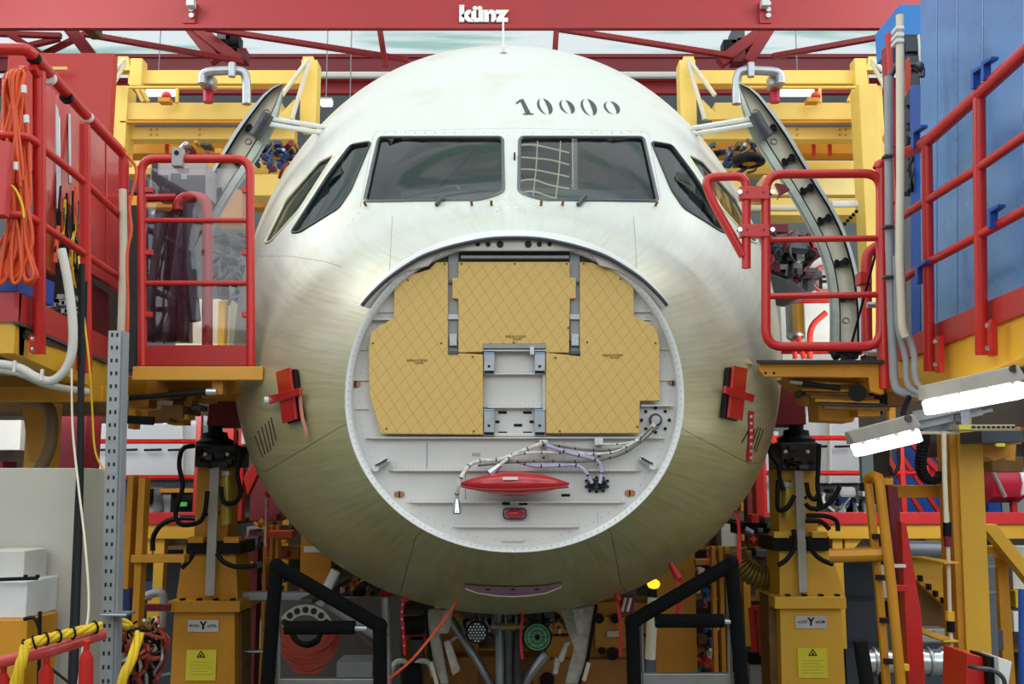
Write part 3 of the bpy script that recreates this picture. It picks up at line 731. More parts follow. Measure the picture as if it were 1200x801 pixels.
# protected gear bay doors
FILM=mat('crumpled_film',(196,190,176),.45,.1,.35,18,bump=.8)
for lab,ps in (('left nose gear door wrapped in crumpled pale film',[[(502,713),(524,714),(516,745),(526,801),(514,801),(504,770),(498,740)],[(520,714),(531,713),(526,742),(514,742)],[(520,752),(527,750),(540,785),(530,792)]]),('right nose gear door wrapped in crumpled pale film',[[(656,713),(696,709),(692,740),(686,775),(680,801),(662,801),(672,760),(664,735)],[(671,712),(684,712),(684,742),(676,746)],[(662,752),(668,752),(660,775),(652,778)],[(650,770),(658,772),(653,790),(648,790)]])):
    G=thing('gear_door',lab,'gear door')
    for i,P in enumerate(ps): pp('door_skin' if i==0 else 'door_wrap',[(x+random.uniform(-.6,.6),y) for x,y in dens(P,3)],6.9-.12*(i>0),.06,FILM,G,.01)
    e=[(699,708),(693,745),(688,775),(679,801)] if 'right' in lab else [(498,712),(500,735),(505,770),(514,801)]
    tb('door_edge',[(x,y,6.88) for x,y in e],.012,BLK,G,4)
    e2=[(690,776),(684,797)] if 'right' in lab else [(505,775),(512,801)]
    tb('door_rail',[(x,y,6.85) for x,y in e2],.015,CRM,G)
# ---------------- open doors seen edge on ----------------
def side_door(lab,O,I,mirror,Y):
    D=thing('cabin_door',lab,'door')
    m=lambda P:[((1198-x) if mirror else x,y) for x,y in P]
    O_=cr([Vector((x,y,0)) for x,y in O],5); I_=cr([Vector((x,y,0)) for x,y in I],5); n=min(len(O_),len(I_))
    def res(L,k):
        d=[0]
        for i in range(1,len(L)): d.append(d[-1]+(L[i]-L[i-1]).length)
        out=[]
        for j in range(k):
            t=d[-1]*j/(k-1); i=1
            while i<len(L)-1 and d[i]<t: i+=1
            f=(t-d[i-1])/(d[i]-d[i-1]+1e-9); out.append(L[i-1].lerp(L[i],f))
        return out
    k=26; A=res(O_,k); B=res(I_,k)
    def strip(name,f0,f1,y0,y1,mt):
        V=[]
        for a,b in zip(A,B):
            for f in (f0,f1):
                p=a.lerp(b,f); x=(1198-p.x) if mirror else p.x
                V+= [W(x,p.y,Y+y0),W(x,p.y,Y+y1)]
        F=[]
        for i in range(k-1):
            o=4*i; q=o+4
            F+=[(o,o+2,q+2,q),(o+1,q+1,q+3,o+3),(o,q,q+1,o+1),(o+2,o+3,q+3,q+2)]
        F+=[(0,1,3,2),(4*k-4,4*k-2,4*k-1,4*k-3)]
        ob=obj(name,V,F,mt,D,True); ob.data.set_sharp_from_angle(angle=R(40)); return ob
    strip('outer_skin',0,.10,-.02,.14,mat('door_skin_grey',(176,178,176),.3,.3)); strip('edge_seal',.10,.17,-.01,.1,BLK); strip('door_web',.17,.66,.05,.09,CREAMW)
    strip('frame_lip',.66,.70,0,.1,SLOT); strip('inner_frame',.70,.9,-.02,.1,GRNG); strip('inner_flange',.9,1.0,.0,.12,GRNG)
    for j in (5,8,11,14.5,18,21.5):
        i=int(j); p=A[i].lerp(B[i],.42); d=(B[i]-A[i]).normalized(); t=Vector((-d.y,d.x,0))
        L=[p-d*5.5,p-d*3,p,p+d*3,p+d*5.5]; mb=MB()
        for q_,r in ((p-d*5+t*1.5,3.2),(p+d*5-t*1.5,3.2),(p-d*5-t*2,2.4),(p+d*5+t*2,2.4),(p,2.4)):
            x=(1198-q_.x) if mirror else q_.x; mb.tube([W(x,q_.y,Y+.05),W(x,q_.y,Y-.0)],r*1.2*Y/1200,8)
        x0=(p-d*5); x1=(p+d*5); f=lambda q_:W((1198-q_.x) if mirror else q_.x,q_.y,Y+.01)
        mb.bar(f(x0),f(x1),.02,.02); mb.out('latch_fitting',BLK,D)
    for j in (3,6.5,23):
        i=int(j); p=A[i].lerp(B[i],.5); x=(1198-p.x) if mirror else p.x; pipe('drain_cup',[W(x+4*math.cos(g),p.y+3.4*math.sin(g),Y+.045) for g in (0,1.05,2.1,3.14,4.2,5.24)],.004,GREY,D,.02,5,True)
    # support arms to the fuselage
    for dy in (0,7):
        q=[(985-105+0,142+dy),(812,152+dy-1)]; tb('support_arm',[((1198-x) if mirror else x,y,yy) for (x,y),yy in ((( 886,138+dy),Y-.05),((812,150+dy),Y+.35))],.02,WHT,D)
    tb('arm_joint',[((1198-x) if mirror else x,y,Y-.1) for x,y in ((884,134),(893,150),(900,160))],.05,STLD,D)
    return D
OU=[(866,97),(884,105),(902,125),(918,146),(932,168),(957,211),(978,245),(994,280),(1005,320),(1010,360),(1011,402)]
IN=[(866,103),(869,128),(877,153),(893,181),(906,201),(922,224),(946,266),(958,292),(967,320),(972,360),(972,402)]
side_door('curved cabin door standing open on the right, seen edge on behind the red gate',OU,IN,False,7.3)
side_door('curved cabin door standing open on the left, seen edge on behind the clear gate',OU,IN,True,7.3)
# ---------------- right side gate and platform ----------------
r5=.027
G=thing('safety_gate','red tubular safety gate on the right platform beside the nose','gate')
Y=5.72
pipe('gate_frame',[W(x,y,Y) for x,y in ((897.5,204),(1032,203),(1032,406),(897.5,406))],r5,RED,G,.1,12,True)
for y in (268+12,346): tb('gate_bar',[(900,y+1,Y),(1030,y-1,Y)],.018,RED,G)
for y in (218,262): 
    p=bx('hinge_plate',868,y,902,y+15,Y-.035,.06,RED,G,.003)
    for xx in (876,895): MB().disc(W(xx,y+7,Y-.035),(0,-1,0),.006,.004,6).out('hinge_rivet',DRED,p)
    for xx in (866,904): MB().disc(W(xx,y+8,Y-.02),(0,-1,0),.014,.03,8).out('hinge_bolt',SIL,p)
pipe('gate_stub',[W(x,y,Y) for x,y in ((874.5,314),(874.5,206),(825,208),(834,234),(871,300))],.026,RED,G,.07,12)
P=thing('gate_post','tall red post carrying the right safety gate next to the grey conduits','post')
pipe('post_tube',[W(x,y,Y) for x,y in ((1029,198),(1033,188),(1034,320),(1037,455))],.033,RED,P,.1,12)
bx('post_flange',1031,380,1043,455,Y-.02,.05,RED,P)
for y in (236,266,330): tb('post_bracket',[(1033,y+8,Y),(1046,y,Y)],.02,RED,P)
D=thing('work_deck','right fold-out deck with black edge and golden beam beside the nose','platform')
def plan(nm,xo,side,y0,th,pxi,par,m):
    z=W(600,y0,Y-.05).z; pts=[]
    yy=[Y-.05+.12*i for i in range(9)]
    for q in yy: pts.append((side*max(abs(W(pxi,y0,Y-.05).x),fA(q)+.05),q,z))
    pts+=[(xo,yy[-1],z),(xo,yy[0],z)]
    return MB().prism(pts,(0,0,-th)).out(nm,m,par)
plan('deck_plate',W(1036,421.5,Y-.05).x,1,421.5,.017,870,D,DECK)
pp('deck_edge_foam',[(862,418),(878,421),(884,427),(868,425)],Y-.04,.1,mat('tan_foam',(190,160,110),.8),D)
pp('edge_beam',[(890,426),(1020,426),(1036,426),(1036,462),(1020,458),(1018,442),(896,441),(890,434)],Y,.06,YELO,D)
pp('under_beam',[(920,442),(1060,442),(1060,470),(1010,470),(1000,494),(960,492),(958,470),(930,450)],Y+.35,.22,YELO,D)
for x,y in ((897,437),(907,437)): MB().disc(W(x,y,Y),(0,-1,0),.008,.003,6).out('bolt_hole',SLOT,D)
for i in range(14):
    x=925+random.random()*110; y=444+random.random()*34; bx('mechanism_block',x,y,x+6+random.random()*26,y+4+random.random()*12,Y+.15+random.random()*.2,.15,random.choice([YELO,YELO,BRN,STLD,YELO,BLK]),D)
for i in range(8):
    y=447+i*4.3; tb('mechanism_rod',[(930+i*5,y,Y+.14),(1000+i*6,y+2,Y+.14)],.012,random.choice([YELO,BRN,STLD,YELO]),D)
tb('gas_strut',[(940,449,Y+.05),(984,455,Y+.05)],.016,BLK,D); tb('gas_strut_rod',[(925,447,Y+.05),(942,449,Y+.05)],.012,STL,D)
MB().tube([W(1005,460,Y),W(1005,460,Y+.1)],.05,14).out('release_wheel',BLK,D)
# hydraulic rods and conduits by the post
K=thing('conduit_run','grey conduit pipes climbing beside the right red post and turning under the blue wall','pipe')
pipe('conduit',[W(x,y,5.62) for x,y in ((1041,90),(1042,270),(1045,380),(1048,455),(1060,460),(1083,461))],.024,GREY,K,.08)
pipe('conduit',[W(x,y,5.58) for x,y in ((1050,300),(1052,385),(1062,420),(1062,450),(1072,458),(1084,460))],.018,GREY,K,.06)
pipe('conduit',[W(x,y,5.55) for x,y in ((1056,300),(1060,380),(1072,415),(1072,445),(1080,455),(1088,457))],.018,GREY,K,.06)
for y in (263,322,180): bx('conduit_clip',1037,y,1048,y+3,5.57,.06,STLD,K)
K=thing('cream_pole','cream plastic pole standing beside the right red post','pole')
pipe('pole_tube',[W(x,y,5.5) for x,y in ((1054.5,18),(1055,200),(1054,300),(1057,385),(1061,395))],.022,CRM,K,.05)
for y in (30,38,45): bx('pole_collar',1050,y,1060,y+4,5.47,.08,WHT,K)
o=bx('red_upright',1040,55,1050,190,5.95,.06,RED2); tag(o,'dark red upright behind the cream pole','post')
o=bx('red_channel',1047,38,1053,330,5.85,.04,RED); tag(o,'bright red channel section directly left of the cream pole','post')
C=thing('hook_bracket','small orange paddle and steel fixing on the cream pole','bracket')
pp('paddle',[(1061,72),(1066,66),(1068,80),(1067,104),(1062,112),(1060,95)],5.65,.03,mat('orange_paint',(214,80,50),.4),C)
tb('fixing_arm',[(1041,95,5.75),(1052,78,5.7),(1078,78,5.7),(1080,90,5.7)],.018,STLD,C,3)
for x in (1052,1077): MB().ball(W(x,78,5.68),.03,.03,.03,10,7).out('fixing_knuckle',STLD,C,True)
o=tb('orange_whip_cable',[(1040,155,5.8),(1036,162,5.75),(1040,170,5.7),(1048,172,5.75)],.01,ORG,None,4); tag(o,'short loop of orange cable tied to the right uprights','cable')
# blue wall on the right walkway
XW=2.62
def wxbox(name,pts,X,dx,m,parent=None,bevel=.003): return MB().prism([WX(x,y,X) for x,y in pts],(dx,0,0)).out(name,m,parent,bevel=bevel)
BW=thing('blue_partition','tall blue sheet-metal partition behind the right walkway rail','partition')
bl=[(1078,1098),(1098,1122),(1122,1152),(1152,1200),(1200,1250),(1250,1330),(1330,1460),(1460,1640)]
for a,b in bl:
    wxbox('blue_panel',[(a+.4,-60-max(0,a-1200)*1.1),(b-.4,-60-max(0,b-1200)*1.1),(b-.4,340+(1200-b)*.45),(a+.4,340+(1200-a)*.45)],XW,.04,BLUE,BW)
wxbox('blue_end_post',[(1066,100),(1078,100),(1080,398),(1068,400)],XW,.05,BLUD,BW)
bx('blue_top_box',1055,5,1090,42,6.95,.5,mat('bright_blue_paint',(40,130,210),.4),BW)
V=thing('vent_grille','black louvred vent beside the top of the blue partition','vent')
bx('vent_frame',1061,40,1081,151,6.75,.05,mat('vent_black',(40,42,50),.5),V)
for i in range(5): bx('vent_slat',1062,44+i*21,1080,60+i*21,6.72,.03,mat('vent_slat',(52,55,66),.5),V,.004)
bx('vent_trim',1079.5,40,1081.5,152,6.7,.03,WHT,V)
cl=thing('frame_clutter','dark bracket and cables between the vent and the blue partition','bracket')
for i in range(9):
    x=1062+random.random()*18; y=152+random.random()*45; tb('cable_scrap',[(x,y,6.5),(x+random.uniform(-8,8),y+20,6.45),(x+random.uniform(-8,8),y+38,6.5)],.012,random.choice([BLK,STLD,DGREY]),cl,4,6)
# right walkway
XR=2.35
def wxt(name,pts,X,r,m,parent,rad=.06): return MB().tube(rnd([WX(x,y,X) for x,y in pts],rad),r,12).out(name,m,parent,True)
RW=thing('walkway_rail','long red guard rail receding along the blue partition on the right','railing')
wxt('top_rail',[(1061,180),(1070,176),(1090,163),(1147,111),(1200,62),(1480,-204)],XR,.035,RED,RW)
wxt('mid_rail',[(1050,258),(1085,236),(1147,197),(1200,160),(1480,-36)],XR,.024,RED,RW)
wxt('mid_rail',[(1052,331),(1087,308),(1147,276),(1200,247),(1480,93)],XR,.024,RED,RW)
for P in ([(1086,160),(1087,236),(1089,435)],[(1147.5,108),(1148,200),(1150.5,416)],[(1245,18),(1246,200),(1248,385)],[(1390,-118),(1391,120),(1394,340)]):
    p=wxt('rail_post',P,XR,.031,RED,RW); x,y=P[-1]
    wxbox('foot_plate',[(x+6,y-40),(x+11,y-42),(x+12,y),(x+7,y+2)],XR-.02,.03,RED,p)
    for yy in (y-35,y-8): MB().disc(WX(x+8,yy,XR-.03),(-1,0,0),.012,.012,8).out('foot_bolt',SIL,p)
for x,y,l in ((1070,162,'lowest blue bracket on the top rail, at its far end by the vent'),(1140,92,'left of two neighbouring blue brackets on the right top rail'),(1152,82,'right of two neighbouring blue brackets on the right top rail'),(1160,255,'blue bracket on the lower rail just right of the nearest red post'),(1075,320,'blue bracket on the far end of the lowest right rail')):
    o=thing('blue_clip',l,'bracket','blue clips on the right rail')
    wxbox('clip_plate',[(x-3,y-10),(x+9,y-16),(x+9,y-12),(x,y-6),(x,y+12),(x-3,y+13)],XR-.05,.04,BLUD,o)
WP=thing('walkway_deck','yellow beam with red toe board carrying the right walkway','platform')
wxbox('toe_board',[(1050,402),(1094,380),(1200,334),(1480,213),(1480,251),(1200,367),(1095,408),(1052,424)],XR+.04,.02,mat('toe_red',(182,50,46),.4,0,.1,2),WP)
wxbox('edge_beam',[(1050,425),(1095,409),(1200,368),(1480,252),(1480,334),(1200,418),(1085,466),(1052,470)],XR+.06,.1,YEL,WP)
MB().box((XR+.05,3.0,WX(1148,368,XR).z),(XR+.3,7.0,WX(1148,368,XR).z+.03)).out('deck_plate',STLD,WP)
MB().prism([WX(x,y,XR+.1) for x,y in ((1052,470),(1085,466),(1200,418),(1230,408))],(.9,0,0)).out('under_panel',YELO,WP) if 0 else None
# batten lamps
LAMP=mat('lamp_diffuser',(255,252,246),emit=5.5)
def batten(lab,P,Yc,D,light):
    T=thing('batten_lamp',lab,'lamp')
    (x0,y0),(x1,y1),hh,bh=P
    a=W(x0,y0,Yc[0]); b=W(x1,y1,Yc[1])
    t=(b-a).normalized(); nrm=Vector((0,-1,0)); up=t.cross(Vector((0,1,0))).normalized(); up=up if up.z>0 else -up
    s1=hh*a.y/1200; s2=bh*a.y/1200
    def pr(h0,h1,w0,w1,m,nm,ex=0):
        V=[]
        for p in (a-t*ex,b+t*ex):
            for h,w in ((h0,w0),(h0,-w0),(h1,-w1),(h1,w1)): V.append(p+up*h+Vector((0,w,0)))
        return obj(nm,V,[(3,2,1,0),(4,5,6,7),(0,1,5,4),(1,2,6,5),(2,3,7,6),(3,0,4,7)],m,T,bevel=.008)
    pr(0,s1,.075,.03,mat('lamp_housing',(190,184,174),.5,0,.1,10),'housing',0.02)
    pr(-.006-s2,-.002,.06,.068,LAMP,'diffuser')
    MB().disc(b+up*s1*.8-t*.04+Vector((0,-.05,0)),(0,-1,0),.018,.02,8).out('housing_screw',STLD,T)
    for f in (.1,.35,.65,.9): MB().box((a.lerp(b,f))+Vector((-.01,-.078,-.012)),(a.lerp(b,f))+Vector((.01,-.068,.004))).out('housing_clip',STL,T)
    return T
batten('lit batten lamp under the yellow walkway beam at the right edge',((1085,468),(1191,447),17,17),(5.35,4.7),.1,0)
batten('smaller lit batten lamp hanging left of the golden column',((1000,520),(1071,502),16,14),(5.6,5.2),.1,0)
o=tb('lamp_cable',[(1058,492,5.4),(1060,478,5.5),(1065,466,5.6)],.016,BLK,None,4); tag(o,'short black cable feeding the smaller batten lamp','cable')
CT=thing('cable_tray','galvanised perforated cable tray above the golden column','cable tray')
for (x0,y0,x1,y1),yy in (((1070,490,1190,464),6.1),((1068,500,1150,482),6.2),((1080,505,1125,498),6.3)):
    MB().bar(W(x0,y0,yy),W(x1,y1,yy),.3,.02).out('tray_rail',STL,CT)
    MB().bar(W(x0,y0-2,yy-.16),W(x1,y1-2,yy-.16),.01,.06).out('tray_side',STL,CT)
bx('tray_beam',1124,497,1190,504,5.9,.1,mat('cream_steel',(196,184,150),.5),CT); 
for i in range(11): bx('tray_slot',1128+i*5.8,499,1131.5+i*5.8,501.5,5.895,.005,SLOT,CT,0)
bx('tray_bracket',1126,470,1137,498,5.95,.08,STL,CT); bx('marker_tape',1124,498,1138,503,5.88,.01,mat('marker_yellow',(230,215,60),.5),CT,0)
bx('tray_beam',1070,505,1125,508.5,6.0,.03,CRM,CT); bx('marker_tape',1168,519,1178,523,5.9,.02,MATS['marker_yellow'],CT,0)
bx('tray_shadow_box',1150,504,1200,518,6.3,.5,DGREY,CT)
pipe('drain_pipe',[W(x,y,5.9) for x,y in ((1106,505),(1107,560),(1109,612))],.014,CRM,CT)
# golden column, ladder and leaning post
CO=thing('steel_column','broad golden steel column standing at the right behind the ladder','column')
Yc=6.6
pp('column_face',[(1122,505),(1151,505),(1160,830),(1131,830)],Yc,.28,YEL,CO)
pp('column_flange',[(1112,505),(1122,505),(1131,830),(1123,830)],Yc+.02,.2,YELO,CO)
bx('column_bracket',1155,500,1197,520,Yc+.1,.3,YELO,CO); pp('column_gusset',[(1151,505),(1192,505),(1190,540),(1151,536)],Yc+.35,.06,YELO,CO)
LD=thing('access_ladder','golden access ladder leaning between the right jack and the red post','ladder')
Yl=6.0
tb('ladder_stile',[(1017,562,Yl),(1030,690,Yl),(1041,830,Yl)],.026,YELO,LD)
tb('ladder_stile',[(1030,560,Yl-.15),(1045,690,Yl-.15),(1058,830,Yl-.15)],.03,YELO,LD)
tb('ladder_hoop',[(1017,562,Yl),(1023,557,Yl-.08),(1030,560,Yl-.15)],.03,YELO,LD)
for y in (628,676,726,774): 
    x=1024+(y-628)*.09; MB().bar(W(x,y,Yl),W(x+14,y+1,Yl-.15),.04,.03).out('rung',STLD,LD)
bx('ladder_bracket',1030,560,1047,568,Yl-.15,.03,YELO,LD); bx('ladder_bracket',1050,778,1066,786,Yl-.15,.03,YEL,LD)
tb('ladder_arm',[(972,651,Yl),(1040,649,Yl-.1)],.04,YELO,LD)
bx('ladder_panel',1010,528,1024,565,Yl+.1,.05,mat('greygreen_sheet',(120,140,140),.4),LD)
LP=thing('leaning_post','dark and bright red twin post leaning right of the ladder','post')
pp('post_web',[(1040,568),(1052,570),(1062,690),(1076,830),(1060,830),(1050,700)],6.3,.1,DRED,LP)
pp('post_face',[(1056,611),(1062,613),(1080,720),(1087,830),(1065,830),(1060,700)],6.15,.08,RED,LP)
bx('post_joint',1046,661,1062,665,6.12,.05,WHT,LP)
bx('post_joint',1044,685,1064,693,6.14,.05,RED,LP)
TR=thing('tie_rod_actuator','slim actuator with black and yellow sleeves along the golden column','actuator')
tb('actuator_rod',[(1110,600,6.2),(1113,720,6.2),(1115,760,6.2)],.012,CRM,TR); tb('sleeve_black',[(1110,611,6.2),(1110,628,6.2)],.026,BLK,TR); tb('sleeve_red',[(1110,627,6.2),(1111,640,6.2)],.024,DRED,TR)
tb('sleeve_yellow',[(1113,716,6.2),(1113.5,727,6.2)],.027,YEL,TR); tb('sleeve_black',[(1114,727,6.2),(1114.5,740,6.2)],.024,BLK,TR)
for y in (658,750): bx('actuator_bracket',1106,y,1124,y+2.5,6.15,.5,YEL,TR)
# red and white box at the lower right
RB=thing('red_case','red case with black and white end panel at the lower right','case')
pp('case_body',[(1133,765),(1162,772),(1164,815),(1132,815)],5.6,.3,RED,RB); pp('case_panel_black',[(1156,768),(1171,771),(1171,815),(1160,815)],5.55,.2,BLK,RB); pp('case_panel_white',[(1170,770),(1186,775),(1180,815),(1172,815)],5.5,.2,WHT,RB)
tb('case_handle',[(1135,780,5.5),(1150,783,5.45),(1164,785,5.45),(1176,795,5.45),(1178,812,5.45)],.012,STLD,RB,4)
o=tb('blue_handle_pole',[(1198,690,5.8),(1199,815,5.8)],.022,BLUD); tag(o,'blue pole with black grip at the right edge','pole')
o=tb('dark_strut_end',[(1008,750,5.6),(1018,815,5.6)],.04,BLK); tag(o,'black padded strut end leaning right of the right jack','strut')
# ---------------- overhead steel ----------------
def girder(name,lab,x0,y0,x1,y1,Y,m,fl=.25,webs=0):
    T=thing(name,lab,'girder')
    a=W(600,y0,Y).z; b=W(600,y1,Y).z; X0=W(x0,y0,Y).x; X1=W(x1,y0,Y).x
    MB().box((X0,Y,b),(X1,Y+.06,a)).out('web_plate',m,T)
    MB().box((X0,Y-fl/2,b-.05),(X1,Y+fl,b)).out('lower_flange',m,T); MB().box((X0,Y-fl/2,a),(X1,Y+fl,a+.05)).out('upper_flange',m,T)
    return T
G=girder('crane_girder','long red crane girder across the top with white lettering',-120,-14,1330,29,11,RED2,.05)
k=text('maker_lettering','künz',W(566,17,10.97),.255,WHT,G,ext=.01,bold=.014,sx=1.12)
MB().box((W(540,17,10.93).x,10.91,W(0,19,10.93).z),(W(592,17,10.93).x,10.94,W(0,17.6,10.93).z)).out('lettering_bar',RED2,G) if 0 else None
for x in (222,897):
    bx('splice_plate',x-7,2,x+7,27,10.96,.03,RED2,G)
    for y in (5,12,19): MB().disc(W(x+3,y,10.96),(0,-1,0),.03,.03,8).out('splice_bolt',STL,G)
    bx('service_box',x-4,-2,x+5,6,10.85,.1,mat('service_white',(200,205,205),.5),G)
girder('roof_girder','dark red roof girder behind the yellow gantries',-100,68,1300,80,13.5,DRED,.06)
girder('roof_girder','thin lower dark red girder between nose and gantries',-100,96,1300,106,13.8,RED2,.06)
o=tb('white_duct',[(300,88,13),(880,88,13)],.05,WHT); tag(o,'long white pipe running along the dark red roof girder','pipe')
def brace(lab,P,Y,r=.06,m=RED2,w=None):
    o=MB().bar(W(*P[0],Y),W(*P[1],Y+(P[2] if len(P)>2 else 0)),r*2,r*2).out('roof_brace',m,None,bevel=.01); tag(o,lab,'brace','red braces under the roof'); return o
for lab,P in (('thin red brace falling right, left of the left girder bracket',((100,40),(285,72))),('long red brace falling right to the post left of the crown',((240,33),(478,70))),
  ('long red brace falling right from the right side of the crown',((655,34),(860,66))),('red brace rising right toward the cream pole',((905,66),(1062,38))),
  ('short upright red post left of the crown',((445,34),(452,78))),('short upright red post right of the crown antenna',((652,34),(650,66))),
  ('thick red brace under the left girder bracket, falling right',((228,32),(282,74))),('second thick red brace under the left girder bracket',((224,34),(254,72))),
  ('thick red brace rising right under the right girder bracket',((843,74),(897,34))),('second thick red brace under the right girder bracket, steeper',((876,74),(901,34))),
  ('red brace at the top left corner falling right',((62,8),(112,72))),('second red brace at the top left, below the red box beams',((0,62),(70,45))),
  ('thin red cross beam at the top left, upper one',((-20,26),(72,28))),('thin red cross beam at the top left, lower one',((-20,39),(72,42))),('steep red brace behind the top left cross beams',((10,40),(60,70))),('thin red brace between the crown and the left brace',((30,74),(120,30)))):
    brace(lab,P,11.6+random.random()*.6,.07 if 'thick' in lab or 'corner' in lab else .034)
C=thing('girder_bracket','dark mechanical bracket under the crane girder, left one','bracket')
for x,y in ((262,38),(272,46),(270,58),(280,62)): bx('bracket_block',x-8,y-6,x+8,y+8,12.1,.2,random.choice([BLK,STLD,DRED]),C)
C=thing('girder_bracket','dark mechanical bracket under the crane girder, right one','bracket')
for x,y in ((865,42),(872,50),(856,52),(866,64)): bx('bracket_block',x-8,y-6,x+8,y+8,12.1,.2,random.choice([BLK,STLD,DRED]),C)
C=thing('girder_bracket','rusty bracket on the top left brace','bracket')
for x,y in ((92,20),(100,27),(106,33)): bx('bracket_block',x-6,y-5,x+6,y+5,11.3,.2,BRN,C)
for i,y in enumerate((40,47,53,60)):
    pass
for lab,x,yy in (('roof purlin pipe above the crown',0,61),):
    o=tb('roof_purlin',[(-200,yy,17+(yy-49)*.4),(1400,yy,17+(yy-49)*.4)],.035,mat('purlin_green',(110,150,144),.6)); tag(o,'thin grey-green '+lab,'pipe')
# upper far wall clutter band under the roof
o=bx('far_gallery',-800,104,2000,225,19,.3,mat('gallery_wall',(96,98,102),.7,0,.2,.8)); tag(o,'dark grey gallery wall far behind the gantries','wall')
# ---------------- yellow gantries ----------------
def gantry(lab,mirror,Y=9.5):
    T=thing('yellow_gantry',lab,'gantry'); f=(lambda x:1168-x) if mirror else (lambda x:x)
    def b(n,x0,y0,x1,y1,dy=0,D=.15,m=YELP,par=None): return bx(n,min(f(x0),f(x1)),y0,max(f(x0),f(x1)),y1,Y+dy,D,m,par or T,.006)
    b('upper_beam',150,82,372,98,.25); b('main_beam',140,120,330,140,0); b('main_beam',140,149,345,163,.1); b('rear_beam',150,163,345,180,.5,.2,YELO); b('column',132,100,148,188,-.03,.22); b('column',352,70,371,150,.1,.2); b('column',152,68,166,100,.2,.15)
    b('lower_beam',296,204,350,229,.2,.3,YELP); b('lower_beam',140,229,362,243,.6,.2,YELO); b('beam_lip',140,141,330,144,-.03,.05,YELO)
    b('rear_beam',140,188,345,204,.9,.2,YELP)
    b('guard_rail',150,100.5,293,103,-.1,.04); b('rail_post',205,103,208.5,120,-.1,.04); b('rail_post',290,103,293,118,-.1,.04)
    for x in (144,361): 
        MB().prism([W(f(q),yy,Y+.2) for q,yy in ((x-6,66),(x+6,66),(x+9,82),(x-9,82))],(0,.12,0)).out('lug',YELP,T)
    for a,c in (((361,70),(330,112)),((362,72),(342,140)),((146,70),(128,88)),((146,74),(130,104))):
        tb('tie_rod',[(f(a[0]),a[1],Y),(f(c[0]),c[1],Y-.1)],.022,CRM,T)
    tb('corner_brace',[(f(160),104,Y),(f(168),119,Y)],.02,YELP,T); tb('corner_brace',[(f(166),104,Y),(f(174),119,Y)],.02,YELP,T)
    pp('gusset',[(f(322),140),(f(345),116),(f(345),140)],Y-.02,.03,YELP,T)
    for x in (193,212): b('red_post',x,163,x+3.5,182,.3,.05,RED)
    for x in (157,164,214): 
        for y in (152,158): MB().disc(W(f(x+20),y,Y+.1),(0,-1,0),.012,.008,6).out('beam_bolt',YELO,T)
    return T
gantry('yellow gantry on the left behind the open door and clear gate',False)
gantry('yellow gantry on the right behind the open door and red gate',True)
G=thing('gantry_frame','pale yellow upright frame right of the right gantry beside the grey conduits','gantry')
bx('frame_column',1014,98,1036,402,9,.25,YELP,G); bx('frame_beam',900,232,1016,252,9.6,.3,YELP,G); bx('frame_beam',895,205,1016,228,9.9,.3,mat('cream_panel',(244,226,160),.5),G)
tb('frame_pipe',[(880,244,9.2),(935,244,9.2)],.03,CRM,G); tb('frame_pipe',[(975,239,9.2),(1012,239,9.2)],.035,WHT,G)
def upipe(lab,f):
    P=thing('bent_pipe',lab,'pipe')
    pipe('pipe_bend',[W(f(x),y,9.1) for x,y in ((237,98),(237,84),(285,82),(289,92),(289,122))],.042,STL,P,.12,12); MB().tube([W(f(272),74,9.05),W(f(272),90,9.05)],.035,8).out('pipe_valve',STL,P,True)
    bx('pipe_socket',min(f(233),f(250)),86,max(f(233),f(250)),100,9.15,.15,STL,P,.02); tb('red_riser',[(f(244),96,9.3),(f(244),120,9.3)],.05,mat('crimson',(186,24,60),.4),P)
upipe('grey bent pipe above the left yellow gantry',lambda x:x); upipe('grey bent pipe above the right yellow gantry',lambda x:1152-x)
LT=mat('tube_lamp',(250,252,255),emit=3.0)
for lab,x0,y0,x1,y1 in (('white strip lamp behind the left gantry rail',166,104,204,111),('white strip lamp behind the right gantry rail',915,104,955,111),('round hall lamp glowing left of the crown',375,117,389,123),('strip lamp far behind, seen under the left white pipe',400,126,420,129)):
    C=thing('hall_lamp',lab,'lamp'); bx('lamp_tube',x0,y0,x1,y1,12.5,.08,LT,C,.02); bx('lamp_case',x0,y0-3,x1,y0-.5,12.5,.12,WHT,C); q=W((x0+x1)/2,y0-3,12.56); MB().tube([q,Vector((q.x,q.y,11.9))],.008,5).out('lamp_wire',GREY,C)
for lab,x,y in (('orange beacon on the left gantry',192,115),('orange beacon on the right gantry',953,115)):
    C=thing('beacon',lab,'beacon'); bx('beacon_base',x-7,y-1,x+7,y+4,9.3,.1,YELO,C); MB().ball(W(x+3,y-3,9.35),.05,.05,.04,8,6).out('beacon_dome',mat('beacon_red',(220,70,50),.4),C,True)
# machinery bits between gantry beams and nose
def clutter(lab,name,cat,x0,y0,x1,y1,Y,n,mats,s=(4,12),depth=.3,cables=0):
    C=thing(name,lab,cat)
    for i in range(n):
        x=random.uniform(x0,x1); y=random.uniform(y0,y1); w=random.uniform(*s); h=random.uniform(*s)*.7; m=random.choice(mats)
        if random.random()<.6: bx('block',x,y,x+w,y+h,Y+random.random()*depth,.15,m,C,.006)
        else:
            tb('fitting',[(x,y,Y+random.random()*depth),(x+random.uniform(-w,w),y+random.uniform(2,h+2),Y+random.random()*depth)],random.uniform(.012,.035),m,C)
    for i in range(cables):
        x=random.uniform(x0,x1); y=random.uniform(y0,y1); tb('hose',[(x,y,Y-.1),(x+random.uniform(-12,12),y+random.uniform(4,14),Y-.15),(x+random.uniform(-16,16),y+random.uniform(8,26),Y-.1)],random.uniform(.008,.016),random.choice(mats),C,4,6)
    return C
NAVY=mat('navy_parts',(44,62,110),.5)
